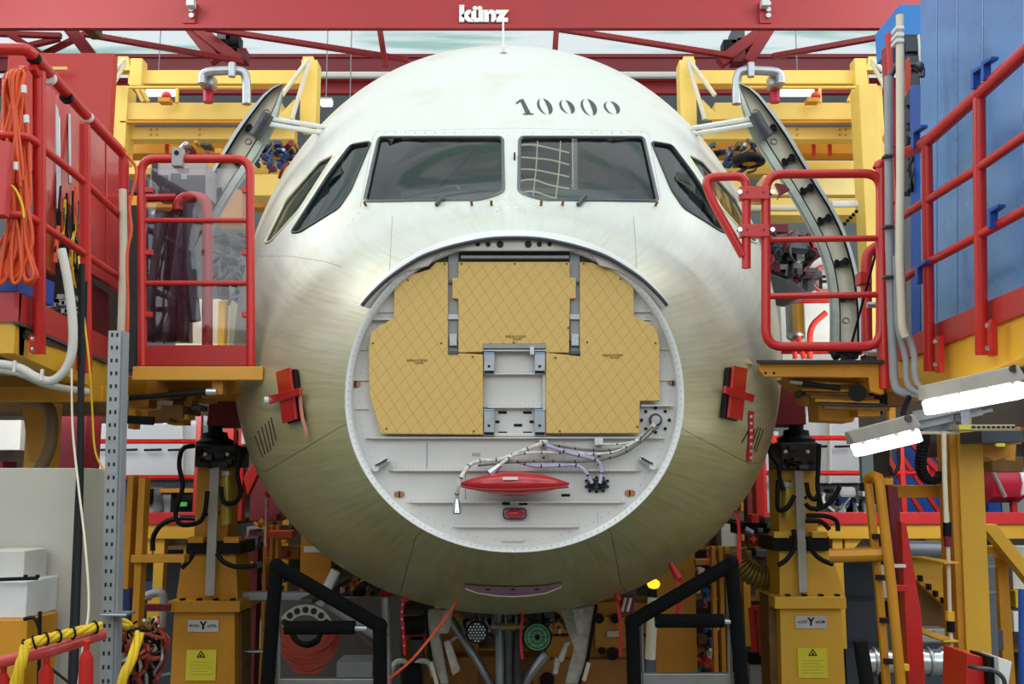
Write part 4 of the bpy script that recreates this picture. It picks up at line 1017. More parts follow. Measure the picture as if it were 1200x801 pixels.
clutter('cluster of blue and black fittings behind the left door arms','valve_cluster','machinery',292,162,346,192,8.6,34,[NAVY,BLK,STLD,NAVY,STL,DRED],(3,9),.3,10)
clutter('cluster of blue and black fittings behind the right door arms','valve_cluster','machinery',832,164,888,192,8.6,34,[NAVY,BLK,STLD,NAVY,STL,BRN],(3,9),.3,10)
clutter('red and grey machine parts under the left gantry beam','machine_parts','machinery',214,164,256,180,9.2,12,[DRED,STLD,STL,YELO],(4,12))
clutter('grey actuator machinery behind the red gate beside the nose','actuator_block','machinery',902,268,950,330,8.3,46,[STLD,DGREY,STLD,BLK,GREY,DRED],(5,18),.5,10)
o=pp('steel_wedge',[(896,318),(930,330),(950,345),(930,352),(895,346)],8.1,.3,STLD); tag(o,'dark wedge-shaped steel arm below the grey machinery behind the red gate','arm')
o=pp('machine_cover',[(900,276),(935,272),(955,284),(950,292),(902,288)],8.2,.2,mat('slate_cover',(104,112,120),.5)); tag(o,'slate grey cover on top of the machinery behind the red gate','cover')
o=bx('red_bracket_box',898,262,924,272,8.3,.2,DRED); tag(o,'small dark red box above the grey machinery behind the red gate','box')
C=thing('rubber_ring','small black tyre lying behind the right door arms','wheel'); c=W(878,188,8.4)
pipe('tyre',[c+Vector((.1*math.cos(g),.1*math.sin(g),0)) for g in [2*PI*k/16 for k in range(16)]],.045,BLK,C,.02,8,True); MB().disc(c-Vector((0,0,.03)),(0,0,1),.06,.05,12).out('hub',YELO,C)
# beyond the right gate
S_=thing('fire_sign','white sign with a red ring and black letter F seen through the right gate','sign')
bx('sign_board',942,285,972,404,8.9,.03,WHT,S_,0)
c=W(967,327,8.88); MB().tube([c+Vector((.125*math.cos(2*PI*k/28),0,.125*math.sin(2*PI*k/28))) for k in range(28)],.012,6,True).out('red_ring',RED,S_,True); MB().tube([c+Vector((.095*math.cos(2*PI*k/28),0,.095*math.sin(2*PI*k/28))) for k in range(28)],.006,6,True).out('red_ring',RED,S_,True)
text('letter','F',W(964,331,8.86),.16,BLK,S_,ext=.003,bold=.006)
bx('red_mark',945,284,960,291,8.88,.01,RED,S_,0)
o=bx('white_cabinet',916,352,1012,447,9.8,.5,WHT); tag(o,'white cabinet wall seen low through the right gate','cabinet')
o=bx('grey_grille',924,353,934,392,9.2,.1,GREY); tag(o,'narrow grey louvre strip seen through the right gate','grille')
o=bx('yellow_upright',934,352,948,392,9.0,.15,YEL); tag(o,'short yellow upright seen through the right gate, below the machinery','post')
R_=thing('far_handrail','bright red bent handrail beyond the right gate','railing')
pipe('handrail_tube',[W(x,y,8.4) for x,y in ((949,420),(949,382),(968,366))],.025,mat('bright_red',(224,56,40),.4),R_,.1); tb('handrail_tube',[(932,420,8.4),(930,400,8.4),(936,395,8.4),(942,420,8.4)],.022,MATS['bright_red'],R_)
MB().ball(W(932,394,8.5),.08,.08,.04,10,6).out('handrail_knob',STL,R_,True); tb('low_rail',[(905,412,8.6),(1012,412,8.6)],.02,RED,R_); tb('upper_rail',[(900,352,8.6),(975,351,8.6)],.03,RED,R_)
P_=thing('red_stanchion','red bent stanchion with clamps just left of the right red post','post')
pipe('stanchion_tube',[W(x,y,6.5) for x,y in ((1016,408),(1015,300),(1022,292),(1028,288))],.034,RED,P_,.1); bx('stanchion_clamp',1008,318,1022,332,6.45,.1,RED,P_)
for y in (357,413): MB().tube([W(1016,y,6.4),W(1027,y,6.4)],.02,8).out('clamp_bolt',SIL,P_,True)
o=tb('door_strap',[(1028,290,6.2),(1012,350,6.3),(998,402,6.4)],.008,BLK); tag(o,'thin black strap slanting inside the red gate','strap')
clutter('black hinge block at the foot of the right cabin door','door_hinge_block','hinge',976,402,1004,414,7.0,16,[BLK,BLK,STLD],(6,14),.2)
C=thing('red_bird_clamp','red clamp on the right cabin door frame just under the gate top rail','clamp'); pp('clamp_body',[(909,214),(920,216),(926,222),(918,226),(912,233),(914,224)],7.1,.05,DRED,C)
R2=thing('rubber_beads','short string of black beads right of the right cabin door','cord')
for i in range(5): MB().ball(W(990+i*3.4,262-i*3.6,7.8),.016,.016,.016,6,5).out('bead',BLK,R2)
zp=W(600,424,8.2).z
for s,l in ((1,'grey rear platform floor behind the red gate'),(-1,'grey rear platform floor behind the clear gate')):
    o=MB().box((s*2.3,8.2,zp-.04),(s*4.6,10.35,zp)).out('rear_platform',STLD); tag(o,l,'platform')
# ---------------- left walkway ----------------
XL=-2.30
LR=thing('walkway_rail','long red guard rail on the left, turning a corner beside the orange cable coil','railing')
Yk=WX(33,60,XL).y
def corner(py0,P,r,nm):
    a=[W(-420,py0,Yk),W(20,py0+.3,Yk)]; b=[WX(x,y,XL) for x,y in P]
    pts=a+[WX(P[0][0],P[0][1],XL)]+b[1:]
    return MB().tube(rnd(pts,.12),r,12).out(nm,RED,LR,True)
corner(57,[(33,58),(103,137),(142,178)],.030,'top_rail')
for x,y in ((40,68),(58,92),(78,114),(102,137)):
    c=WX(x,y,XL); d=(WX(x+6,y+6.5,XL)-c).normalized(); MB().tube([c-d*.012,c+d*.012],.034,12).out('rail_collar',BLK if x in (40,78) else WHT,LR,True)
corner(158,[(34,160),(47,171),(100,214),(142,254)],.020,'mid_rail')
corner(251,[(34,253),(47,262),(100,298),(142,326)],.020,'lower_rail')
for P in ([(46,84),(46,250),(46,415)],[(99,146),(100,290),(101,437)],[(145,180),(145,300),(144,400)]):
    p=MB().tube([WX(x,y,XL) for x,y in P],.030,12).out('rail_post',RED,LR,True)
    if P[0][0]<140:
        x,y=P[-1]; q=MB().prism([WX(xx,yy,XL+.03) for xx,yy in ((x-12,y-22),(x-6,y-20),(x-6,y),(x-12,y-3))],(.02,0,0)).out('foot_plate',RED,p)
        for yy in (y-18,y-6): MB().disc(WX(x-9,yy,XL+.05),(1,0,0),.01,.01,8).out('foot_bolt',SIL,p)
MB().tube([WX(x,y,XL) for x,y in ((38,78),(45,90),(46,100))],.022,8).out('post_neck',RED,LR,True)
WL=thing('walkway_deck','yellow beam with red toe board carrying the left walkway','platform')
def lprism(nm,P,X,dx,m,par,bevel=.003): return MB().prism([WX(x,y,X) for x,y in P],(dx,0,0)).out(nm,m,par,bevel=bevel)
XT=XL-.04
lprism('toe_board',[(22,342),(128,396),(128,424),(22,377)],XT,-.02,mat('toe_red',(182,50,46)),WL)
yk2=WX(22,360,XT).y
a=WX(22,342,XT);b=WX(22,377,XT); MB().box((-4.2,yk2,b.z),(XT,yk2+.02,a.z)).out('toe_board',MATS['toe_red'],WL)
lprism('edge_beam',[(22,378),(128,425),(128,462),(22,416)],XT-.02,-.1,YEL,WL); a=WX(22,378,XT);b=WX(22,414,XT); MB().box((-4.2,yk2+.02,b.z),(XT-.02,yk2+.12,a.z)).out('edge_beam',YEL,WL)
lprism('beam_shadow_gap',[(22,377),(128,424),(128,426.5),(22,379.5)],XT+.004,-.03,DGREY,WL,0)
a=WX(70,400,XL); MB().box((-3.6,yk2+.1,a.z-.02),(XL-.05,6.6,a.z+.01)).out('deck_plate',STLD,WL)
bx('under_beam',-30,440,150,462,6.1,.3,YELO,WL); bx('under_beam',-30,466,112,484,6.8,.3,BRN,WL)
bx('under_bracket',-10,452,120,470,5.6,.08,YELO,WL)
# red enclosure behind left rail
RE=thing('red_enclosure','glossy red machine enclosure standing behind the left walkway rail','enclosure')
def lp(nm,P,m,X=-2.62,dx=-.03,bev=.003): return MB().prism([WX(x,y,X) for x,y in P],(dx,0,0)).out(nm,m,RE,bevel=bev)
GR=mat('glossy_red_panel',(206,62,56),.18,0,.12,2.5,coat=.8)
lp('enclosure_panel',[(50,94),(65,108),(65,322),(50,312)],GR); lp('enclosure_panel',[(70,111),(82,121),(82,240),(70,230)],GR); lp('enclosure_panel',[(83,120),(94,132),(94,260),(83,240)],mat('pale_panel',(206,110,100),.4),-2.66)
lp('enclosure_panel',[(104,140),(123,157),(123,330),(104,318)],GR); lp('enclosure_panel',[(125,160),(140,176),(140,342),(125,330)],GR)
lp('enclosure_panel',[(106,330),(128,344),(128,402),(106,400)],DRED,-2.7)
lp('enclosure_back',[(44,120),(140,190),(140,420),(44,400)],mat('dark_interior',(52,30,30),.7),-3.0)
tb('grey_duct',[(67,122,5.7),(68,245,5.7)],.018,STL,RE); tb('grey_duct',[(81,134,5.8),(82,215,5.8)],.011,STL,RE)
bx('yellow_strip',57,78,78,81.5,7.9,.02,YELP,RE,0)
o=bx('red_machine_housing',5,62,129,200,8,.1,mat('housing_red',(190,48,42),.4,0,.06,1)); tag(o,'big flat red housing behind the left rail, next to the yellow gantry','housing')
bx('wall_plate',0,0,1,1,8,.01,RED) if 0 else None
o=bx('red_near_panel',-20,165,8,252,4.5,.05,RED); tag(o,'red panel at the left edge behind the orange cables','panel')
W1=thing('wiring_bundle','tangle of thin black, red and yellow wires hanging inside the red enclosure','cable')
for i in range(30):
    x=random.choice([random.uniform(66,80),random.uniform(84,96),random.uniform(84,96)]); y=random.uniform(215,285); X=-2.55
    P=[WX(x,y,X),WX(x+random.uniform(-4,4),y+25,X),WX(x+random.uniform(-4,4),y+random.uniform(40,70),X)]
    MB().tube(cr(P,4),random.choice([.006,.009,.012]),6).out('wire',random.choice([BLK,BLK,ROPE,DRED,STLD,ORG]),W1,True)
for i in range(16):
    x=random.uniform(52,96); y=random.uniform(340,362); bx('terminal_block',x,y,x+8,y+6,5.75,.08,random.choice([GREY,BLK,GREY,STLD]),W1)
# orange cable coil
OC=thing('orange_cable_coil','thick coil of orange cables hanging over the left red rail','cable')
for i in range(46):
    xt=6+random.random()*26; xb=random.uniform(-8,36); yb=random.uniform(185,225); yy=4.62+random.random()*.2
    P=[W(30-random.random()*6,78+random.random()*4,yy+.05),W(xt-2,90+random.random()*6,yy),W((xt+xb)/2+random.uniform(-3,3),140,yy),W(xb,yb,yy),W(xb+random.uniform(-2,2),yb+20,yy)]
    MB().tube(cr(P,5),.0085,6).out('cable_strand',ORG,OC,True)
for i in range(26):
    x0=random.uniform(8,32); sw=random.uniform(-28,14); yy=4.66+random.random()*.15
    P=[W(x0,205,yy),W(x0+random.uniform(-3,6),250,yy),W(x0+sw*.5,290,yy),W(x0+sw,318+random.random()*14,yy),W(x0+sw+10,322,yy),W(x0+6+random.random()*6,285,yy),W(x0+4,245,yy)]
    MB().tube(cr(P,5),.0085,6).out('cable_strand',ORG,OC,True)
for x,y in ((28,100),(31,135),(18,190)): MB().tube([W(x,y,4.55),W(x,y+9,4.55)],.012,6).out('cable_plug',WHT,OC,True)
tb('yellow_wire',[(8,214,4.55),(18,222,4.55),(26,240,4.55),(28,255,4.55)],.006,ROPE,OC,4)
o=bx('blue_bin',-12,312,21,342,4.9,.4,mat('bin_blue',(30,70,160),.5)); tag(o,'blue bin behind the orange cables on the left walkway','bin')
# hoses on left
H_=thing('white_hose','thick white hose looping down under the left walkway','hose')
pipe('hose_tube',[W(x,y,4.75) for x,y in ((72,292),(80,330),(86,380),(85,415),(76,436),(60,448),(42,442),(20,428),(-30,424))],.021,mat('white_hose',(206,202,192),.5),H_,.25,12)
tb('hose_tube',[(-30,430,4.9),(20,436,4.9),(60,452,5.3),(130,462,5.8)],.018,mat('white_hose',(206,202,192)),H_,4)
for x,y in ((16,422),(48,432)): bx('hose_clip',x-1.5,y,x+1.5,y+14,4.72,.02,WHT,H_)
o=tb('black_hose_pair',[(96,310,4.9),(95,420,4.8),(94,560,4.6),(90,700,4.4),(86,815,4.2)],.016,BLK,None,4); tag(o,'thick black hose hanging in front of the beige cabinet','hose')
o=tb('thin_black_cable',[(101,330,5),(98,430,4.9),(91,560,4.6),(85,700,4.4),(81,815,4.2)],.008,BLK,None,4); tag(o,'thin black cable just left of the thick black hose','cable')
o=tb('hanging_wire',[(84,432,4.6),(85,500,4.55),(92,570,4.45),(100,640,4.3),(104,710,4.2),(97,760,4.1),(90,815,4.0)],.005,CRM,None,4); tag(o,'thin white cord hanging over the beige cabinet','cord')
o=tb('yellow_wire',[(92,300,5),(97,360,4.95),(104,420,4.9),(108,480,4.9),(112,530,4.9),(126,556,4.9)],.005,ROPE,None,4); tag(o,'thin yellow wire hanging left of the perforated post','wire')
o=pipe('cream_conduit',[W(x,y,5.8) for x,y in ((144,222),(145,300),(142,390))],.022,CRM); tag(o,'cream conduit strapped to the end post of the left rail','pipe')
o=tb('orange_cable_drop',[(147,180,5.7),(160,200,5.7),(152,240,5.7),(154,270,5.7),(149,300,5.7),(150,360,5.7),(148,420,5.7)],.009,ORG,None,5); tag(o,'orange cable looping down at the end of the left rail','cable')
# perforated post
PP=thing('perforated_post','grey perforated steel post standing left of the left jack','post')
a=W(137,388,4.6); b=tofloor(a,W(125.5,830,4.6))
MB().bar(a,b,.056,.05,(0,1,0)).out('post_channel',mat('zinc_grey',(158,160,160),.45,.4,.12,14),PP)
MB().bar(a+Vector((.03,.02,0)),b+Vector((.03,.02,0)),.016,.06,(0,1,0)).out('post_side_flange',GREY,PP)
d=(b-a); L=d.length; u=d.normalized(); side=Vector((1,0,0))
k=0
while .02+k*.058<L:
    for s in (-.011,.012):
        c=a+u*(.02+k*.058)+side*s+Vector((0,-.0255,0)); MB().bar(c-u*.008,c+u*.009,.009,.002,(0,1,0)).out('slot',SLOT,PP)
    k+=1
bx('post_clamp',116,719,148,722,4.5,.12,STL,PP)
# clear gate, left
G=thing('clear_gate','red tubular gate with clear plastic panes on the left platform','gate'); Y=5.9
pipe('gate_frame',[W(x,y,Y) for x,y in ((167,429),(165.5,186),(293,186),(294,429))],.026,RED,G,.09,12)
for y in (258,331.5): tb('gate_bar',[(168,y,Y),(292,y,Y)],.015,RED,G)
bx('kick_plate',168,404,292,429,Y-.01,.02,mat('kick_red',(176,34,34),.4),G)
PLX=glassmat('clear_plastic',(.84,.84,.88),.7,.01,.03)
for y0,y1 in ((197,256),(261,329),(334,402)): bx('clear_pane',170,y0,291,y1,Y+.015,.005,PLX,G,0)
for y in (222,295,368):
    for x in (169,283): bx('pane_clip',x,y-3,x+9,y+3,Y-.015,.025,RED,G,.002)
o=thing('latch_box','small grey latch box on the top rail of the clear gate','latch'); bx('latch_body',201,172,213,194,Y-.06,.06,mat('latch_grey',(170,168,164),.5),o); MB().disc(W(207,179,Y-.06),(0,-1,0),.014,.006,12).out('latch_button',BLK,o)
o=bx('black_end_panel',148,240,163,430,6.25,.05,mat('charcoal_panel',(36,36,44),.5)); tag(o,'tall black panel directly left of the clear gate','panel')
LDK=thing('work_deck','left golden fold-out deck under the clear gate','platform')
bx('edge_beam',155,429,308,445,Y-.06,.07,mat('deck_yellow',(222,160,58),.5),LDK); plan('deck_plate',W(150,430,Y).x,-1,429,.02,306,LDK,DECK)
pp('deck_edge_foam',[(300,425),(332,424),(334,428),(308,433)],Y+.1,.3,DECK,LDK)
bx('under_beam',140,446,300,461,Y+.5,.6,YELO,LDK); bx('under_bracket',248,445,261,462,Y,.1,YELO,LDK)
for i in range(16):
    x=140+random.random()*90; y=447+random.random()*40; bx('mechanism_block',x,y,x+6+random.random()*24,y+4+random.random()*12,Y+.25+random.random()*.25,.15,random.choice([YELO,YELO,BRN,YELO,STLD,BLK]),LDK)
tb('gas_strut',[(152,466,Y-.05),(242,459,Y-.05)],.016,BLK,LDK); tb('gas_strut_rod',[(140,467,Y-.05),(153,466,Y-.05)],.014,STL,LDK); tb('gas_strut_rod',[(242,459,Y-.05),(254,459,Y-.05)],.02,SIL,LDK)
bx('under_bracket',150,480,158,502,Y+.2,.1,YELO,LDK); tb('mechanism_rod',[(140,491,Y+.1),(180,493,Y+.1)],.025,BLK,LDK)
# items behind clear gate
o=thing('carton','pale carton with a black ragged print behind the top of the clear gate','box'); bx('carton_body',176,190,240,226,7.0,.3,mat('carton_pale',(186,172,168),.6),o)
pp('carton_print',[(184,205),(196,205),(196,212),(200,212),(200,203),(211,203),(211,210),(219,210),(219,205),(240,205),(240,226),(178,226),(178,190),(184,190)],6.98,.015,mat('print_black',(52,52,60),.5),o,0)
o=thing('draped_bag','dark translucent plastic bag draped behind the clear gate','bag')
V=[];F=[];nx,nz=10,12
for j in range(nz+1):
    for i in range(nx+1):
        x=168+i*5.4-(j>0)*random.uniform(0,1); y=247+j*12.8+random.uniform(-1,1)*(j<2); V.append(W(x,y,7.0+.05*math.sin(i*1.3+j*.4)+random.uniform(-.015,.015)))
F=[(j*(nx+1)+i,j*(nx+1)+i+1,(j+1)*(nx+1)+i+1,(j+1)*(nx+1)+i) for j in range(nz) for i in range(nx)]
a=obj('bag_film',V,F,mat('bag_plastic',(66,58,70),.25,0,.25,6),o,True); sm=a.modifiers.new('thickness','SOLIDIFY'); sm.thickness=.02
o=thing('inner_rail','red bent handrail seen through the clear gate','railing'); pipe('rail_tube',[W(x,y,6.9) for x,y in ((243,420),(243,240),(236,230),(214,230),(208,240),(208,246))],.036,RED,o,.12,10); tb('rail_tube',[(170,232,6.95),(207,231,6.95)],.03,RED,o)
o=tb('hanging_black_hose',[(222,240,6.7),(221,300,6.7),(224,340,6.7),(228,376,6.7)],.045,mat('slate_hose',(50,58,70),.5),None,4); tag(o,'thick slate hose hanging behind the clear gate','hose')
clutter('grey valve machinery seen behind the right side of the clear gate','actuator_block','machinery',250,268,286,345,8.2,40,[STLD,DGREY,BLK,GREY,STLD],(5,16),.4,8)
o=bx('yellow_upright',255,352,264,404,8.6,.1,YEL); tag(o,'yellow upright low behind the clear gate','post')
o=bx('cream_cabinet',206,350,268,440,9.2,.4,mat('cream_panel2',(236,222,190),.5)); tag(o,'cream cabinet low behind the clear gate','cabinet')
o=bx('orange_device',254,222,284,262,8.8,.2,mat('tan_device',(214,150,80),.5)); tag(o,'tan device box behind the upper right of the clear gate','box')
# ---------------- fuselage jacks ----------------
JY=7.0
def jack(lab,side,o):
    # o: horizontal pixel offset helper given for the left jack, mirrored shapes share one builder
    T=thing('fuselage_jack',lab,'jack'); L=(side<0)
    if L:
        base=[(204,716),(275,716),(284,830),(196,830)]; cap=(196,704,281,717); up=[(214,648),(276,648),(279,705),(206,705)]; collar=(218,634,282,649); column=(229,545,268,636); ruler=(243,541,254,698); head=(228,515,277,547); cx=252; sh=[(247,455),(283,455),(287,498),(242,498)]; cyl=(266,565,614); sgn=(220,726,256,740); wr=(218,761,253,797)
    else:
        base=[(914,713),(986,713),(995,830),(914,830)]; cap=(908,699,992,713); up=[(913,645),(974,645),(991,700),(914,700)]; collar=(905,628,972,645); column=(912,550,957,628); ruler=(934,551,944,694); head=(915,512,960,551); cx=933; sh=[(908,452),(941,452),(945,497),(905,497)]; cyl=(922,578,606); sgn=(932,721,969,736); wr=(935,759,970,794)
    M=YELO if L else YEL
    pp('jack_base',base,JY,.45,M,T); bx('cap_plate',*cap,JY-.06,.55,M,T); pp('jack_body',up,JY+.05,.35,M,T); bx('collar',*collar,JY+.0,.4,BLK,T)
    bx('jack_column',*column,JY+.1,.25,M,T); bx('scale_ruler',*ruler,JY-.02,.03,mat('ruler_grey',(176,172,160),.5),T)
    fl=[(base[1][0],cap[3]),(base[1][0]+8,cap[3]),(base[2][0]+9,830),(base[2][0],830)] if L else [(base[0][0]-14,cap[1]-2),(base[0][0],cap[1]),(base[0][0],830),(base[0][0]-11,830)]
    pp('side_plate',fl,JY+.1,.25,BRN,T)
    h=bx('jack_head',head[0],head[1]+6,head[2],head[3],JY,.35,mat('oily_black',(46,42,38),.4,.3,.4,12),T,.01)
    for i in range(10): 
        x=random.uniform(head[0],head[2]-8); y=random.uniform(head[1]+4,head[3]-6); bx('head_block',x,y,x+random.uniform(5,13),y+random.uniform(3,9),JY-.05,.06,random.choice([BLK,STLD,BLK,MATS['oily_black']]),h,.004)
    for x in (cx-14,cx+12): bx('head_screw',x,y0:=head[1]+15,x+4,y0+4,JY-.07,.02,CRM,h)
    pts=[W(cx,y,JY+.17) for y in (head[1]+8,head[1]+2,head[1]-2,head[1]-8,head[1]-9,head[1]-18)]
    MB().tube(pts,.1,14,rr=[.13,.13,.09,.085,.05,.05]).out('jack_neck',BLK,T,True)
    for k in range(4):
        x=cap[0]+14+k*(cap[2]-cap[0]-26)/3; bx('cap_bolt',x,cap[1]-3,x+5,cap[1],JY-.03,.05,BLK,T)
    for x in (collar[0]+2,collar[2]-20): bx('collar_plate',x,collar[1]-5,x+18,collar[1]+2,JY-.03,.1,M,T)
    c=MB().tube([W(cyl[0],cyl[1]-8,JY-.03),W(cyl[0],cyl[1],JY-.03),W(cyl[0],cyl[2],JY-.03)],.03,10,rr=[.028,.036,.036]).out('side_cylinder',mat('brass_yellow',(170,150,50),.35,.3,.2,10),T,True)
    MB().disc(W(cyl[0],cyl[1]-8,JY-.03),(0,0,1),.036,.03,10).out('cylinder_cap',STL,c)
    for i in range(7):
        y=random.uniform(column[1]+8,column[3]-10); x=random.uniform(column[0]+2,column[2]-6); MB().disc(W(x,y,JY+.1),(0,-1,0),.012,.006,6).out('column_bolt',BLK,T)
    # hoses
    hs=[[(228,522),(214,526),(210,545),(214,570),(206,600),(212,614),(232,612),(240,600),(243,575)],[(275,521),(282,530),(278,555),(282,575),(276,588),(262,588),(259,570)],[(228,645),(222,656),(213,665)],[(254,648),(262,658),(278,664),(300,662)]] if L else [[(915,519),(904,524),(903,532),(912,545),(914,560),(918,575)],[(960,520),(959,545),(958,570),(961,590),(955,598)],[(912,562),(911,590),(915,598),(925,592),(931,580)],[(945,565),(948,580),(955,585),(958,580)],[(944,590),(950,595),(962,595),(976,585),(984,570)],[(945,604),(965,604),(976,607),(981,612),(982,622)],[(944,610),(962,611),(972,620)],[(930,620),(931,640),(922,655),(912,662)],[(946,628),(952,645),(962,655),(976,661)]]
    for P in hs: tb('hydraulic_hose',[(x,y,JY-.12) for x,y in P],.016,BLK,T,5)
    s=bx('name_plate',*sgn,JY-.012,.01,mat('plate_grey',(196,194,188),.5),T,0); mx=(sgn[0]+sgn[2])/2; my=(sgn[1]+sgn[3])/2
    text('lettering','Y',W(mx,my,JY-.016),.07,BLK,s,ext=.001,bold=.002)
    for t,dx in (('+' if L else '-',-15),('CON',-9.5),('JACK',10),('+' if not L else '-',15)): text('lettering',t,W(mx+dx,my,JY-.016),.024 if len(t)>1 else .04,BLK,s,ext=.0008)
    s=bx('warning_plate',*wr,JY-.012,.01,mat('warning_yellow',(232,212,50),.5),T,0); mx=(wr[0]+wr[2])/2
    pipe('warning_triangle',[W(mx-4.5,wr[1]+8.5,JY-.014),W(mx,wr[1]+1.5,JY-.014),W(mx+4.5,wr[1]+8.5,JY-.014)],.0035,BLK,s,.002,5,True); MB().disc(W(mx,wr[1]+6.5,JY-.012),(0,-1,0),.007,.003,6).out('warning_symbol',BLK,s)
    for k in range(5): bx('text_line',wr[0]+5,wr[1]+14+k*3.6,wr[2]-5-(k%2)*4,wr[1]+15+k*3.6,JY-.0135,.002,mat('faded_print',(200,184,60),.6),s,0)
    o_=pp('jack_shroud',sh,JY+.0,.4,mat('shroud_red',(122,22,34),.6),T)
    return T
jack('left golden fuselage jack with a scale ruler, beside the clear gate deck',-1,0)
jack('right golden fuselage jack with a scale ruler, beside the ladder',1,0)
# black padded guards of the nose stand
def guard(lab,pts,bar,post,yy):
    T=thing('padded_guard',lab,'guard rail')
    Q=[W(*p,yy) for p in pts]; Q[0]=tofloor(Q[1],Q[0]) if pts[0][1]>=829 else Q[0]; Q[-1]=tofloor(Q[-2],Q[-1])
    for a,b in zip(Q[:-1],Q[1:]): MB().tube([a,b],.037,14).out('foam_sleeve',RUB,T,True)
    for p in pts[1:-1]: MB().ball(W(*p,yy),.042,.042,.042,12,8).out('elbow_wrap',RUB,T,True)
    MB().tube([W(*bar[0],yy),W(*bar[1],yy)],.036,14).out('foam_sleeve',RUB,T,True)
    tb('bare_tube',[(*bar[0],yy),(bar[1][0]+(14 if bar[0][0]<600 else 8),bar[1][1]+1,yy)],.015,STL,T)
    for (x0,y0,x1,y1) in post: tb('aluminium_post',[(x0,y0,yy+.06),(x1,y1,yy+.06)],.012,mat('stand_metal',(140,140,136),.4,.7,.1,10),T)
    x0=min(p[0] for p in pts); x1=max(p[0] for p in pts); bx('stand_beam',x0+8,795 if x0<600 else 789,x1-6,803,yy+.05,.05,MATS['stand_metal'],T)
    return T
guard('left black foam-padded guard frame of the nose stand',[(311,830),(324,663),(445,733),(446,830)],((334,735),(416,735)),[(328,665,326,830),(452,700,451,830)],5.6)
guard('right black foam-padded guard frame of the nose stand',[(872,830),(857,660),(741,728),(744,830)],((768,727),(848,727)),[(853,665,856,830),(751,728,754,830)],5.6)
C=thing('support_post','pale post with dark foot beside the right padded guard','post'); tb('post_tube',[(765,700,6),(762,772,6)],.03,CRM,C); tb('post_foot',[(762,772,6),(761,800,6)],.035,DGREY,C)
C=thing('amber_beacon','lit amber beacon lamp above the right padded guard','lamp'); MB().ball(W(766,684,7.2),.045,.045,.035,10,6).out('beacon_glass',mat('amber_glow',(255,190,40),emit=1.6),C,True); bx('beacon_base',761,689,770,702,7.18,.06,BLK,C)
# ---------------- left lower foreground ----------------
CB=thing('beige_cabinet','tall beige steel cabinet at the lower left behind the hoses','cabinet')
bx('cabinet_body',-60,548,88,860,4.75,.35,BEI,CB,.004); bx('cabinet_edge',86.5,549,88.5,860,4.74,.01,mat('beige_edge',(160,154,142),.5),CB,0)
o=bx('carton',-20,645,28,681,4.5,.22,mat('pale_carton',(206,202,192),.6)); tag(o,'upper small pale box in front of the beige cabinet','box')
o=bx('white_unit',-20,681,31,724,4.45,.3,mat('pale_unit',(216,216,214),.5)); tag(o,'white instrument box under the small pale box','box')
o=bx('yellow_bin',-20,726,28,860,4.4,.3,YELO); tag(o,'yellow box at the bottom left corner under the white box','box')
o=bx('white_board',29,722,54,860,4.62,.1,mat('lilac_white',(200,200,204),.5)); tag(o,'white board standing right of the yellow box','board')
tb('black_bar',[(-10,679,4.4),(44,677,4.4)],.008,BLK,CB)
for x in (30,44): tb('bar_knob',[(x,677,4.4),(x,673,4.4)],.009,BLK,CB)
LR2=thing('red_handrail','sloping red handrail in the lower left foreground carrying yellow cables','railing')
tb('handrail_tube',[(-30,782,3.9),(60,762,3.95),(122,742,4.1)],.022,REDP,LR2)
for x,y in ((5,776),(55,765),(102,750)): tb('handrail_post',[(x,y,3.95),(x-1,y+14,3.96),(x-2,830,4)],.012,RED,LR2); MB().tube([W(x-1,y+12,3.95),W(x-1,y+22,3.96),W(x-2,840,4)],.02,10,rr=[.012,.026,.026]).out('post_sleeve',RED,LR2,True)
def twist(lab,P,R0,r,n,turns,ties=0,par=None):
    T=thing('cable_bundle',lab,'cable'); C=cr([W(*p) for p in P],8)
    for k in range(n):
        Q=[]
        for i,p in enumerate(C):
            t=(C[min(i+1,len(C)-1)]-C[max(i-1,0)]).normalized(); a=t.cross(Vector((0,1,.01))).normalized(); b=a.cross(t); g=2*PI*(k/n+turns*i/len(C)); Q.append(p+a*math.cos(g)*R0+b*math.sin(g)*R0)
        MB().tube(Q,r,8).out('cable_strand',ROPE,T,True)
    for j in range(ties):
        i=int((j+.3)*len(C)/ties); p=C[min(i,len(C)-2)]; t=(C[min(i,len(C)-2)+1]-p).normalized(); a=t.cross(Vector((0,1,.01))).normalized(); b=a.cross(t)
        MB().tube([p+a*math.cos(2*PI*q/14)*(R0+r)*1.15+b*math.sin(2*PI*q/14)*(R0+r)*1.15 for q in range(14)],.004,6,True).out('cable_tie',BLK,T,True)
    return T
twist('yellow cable bundle tied along the red handrail with black ties',[(28,757,3.85),(50,749,3.87),(80,742,3.95),(118,733,4.05)],.0105,.0095,4,2.0,6)
twist('yellow cable bundle hanging down at the left end of the red handrail',[(30,757,3.82),(25,775,3.8),(18,800,3.8),(12,830,3.8)],.0105,.0095,4,.9)
twist('yellow cable bundle hanging right of the perforated post',[(163,741,4.4),(157,765,4.35),(146,790,4.3),(136,830,4.3)],.011,.011,3,.8)
twist('short yellow cable end behind the top of the perforated post clamp',[(128,728,4.75),(143,728,4.75),(152,734,4.75)],.01,.01,3,.5)
TG=thing('wire_tangle','tangle of grey and rust coloured wires behind the hanging yellow cable','cable')
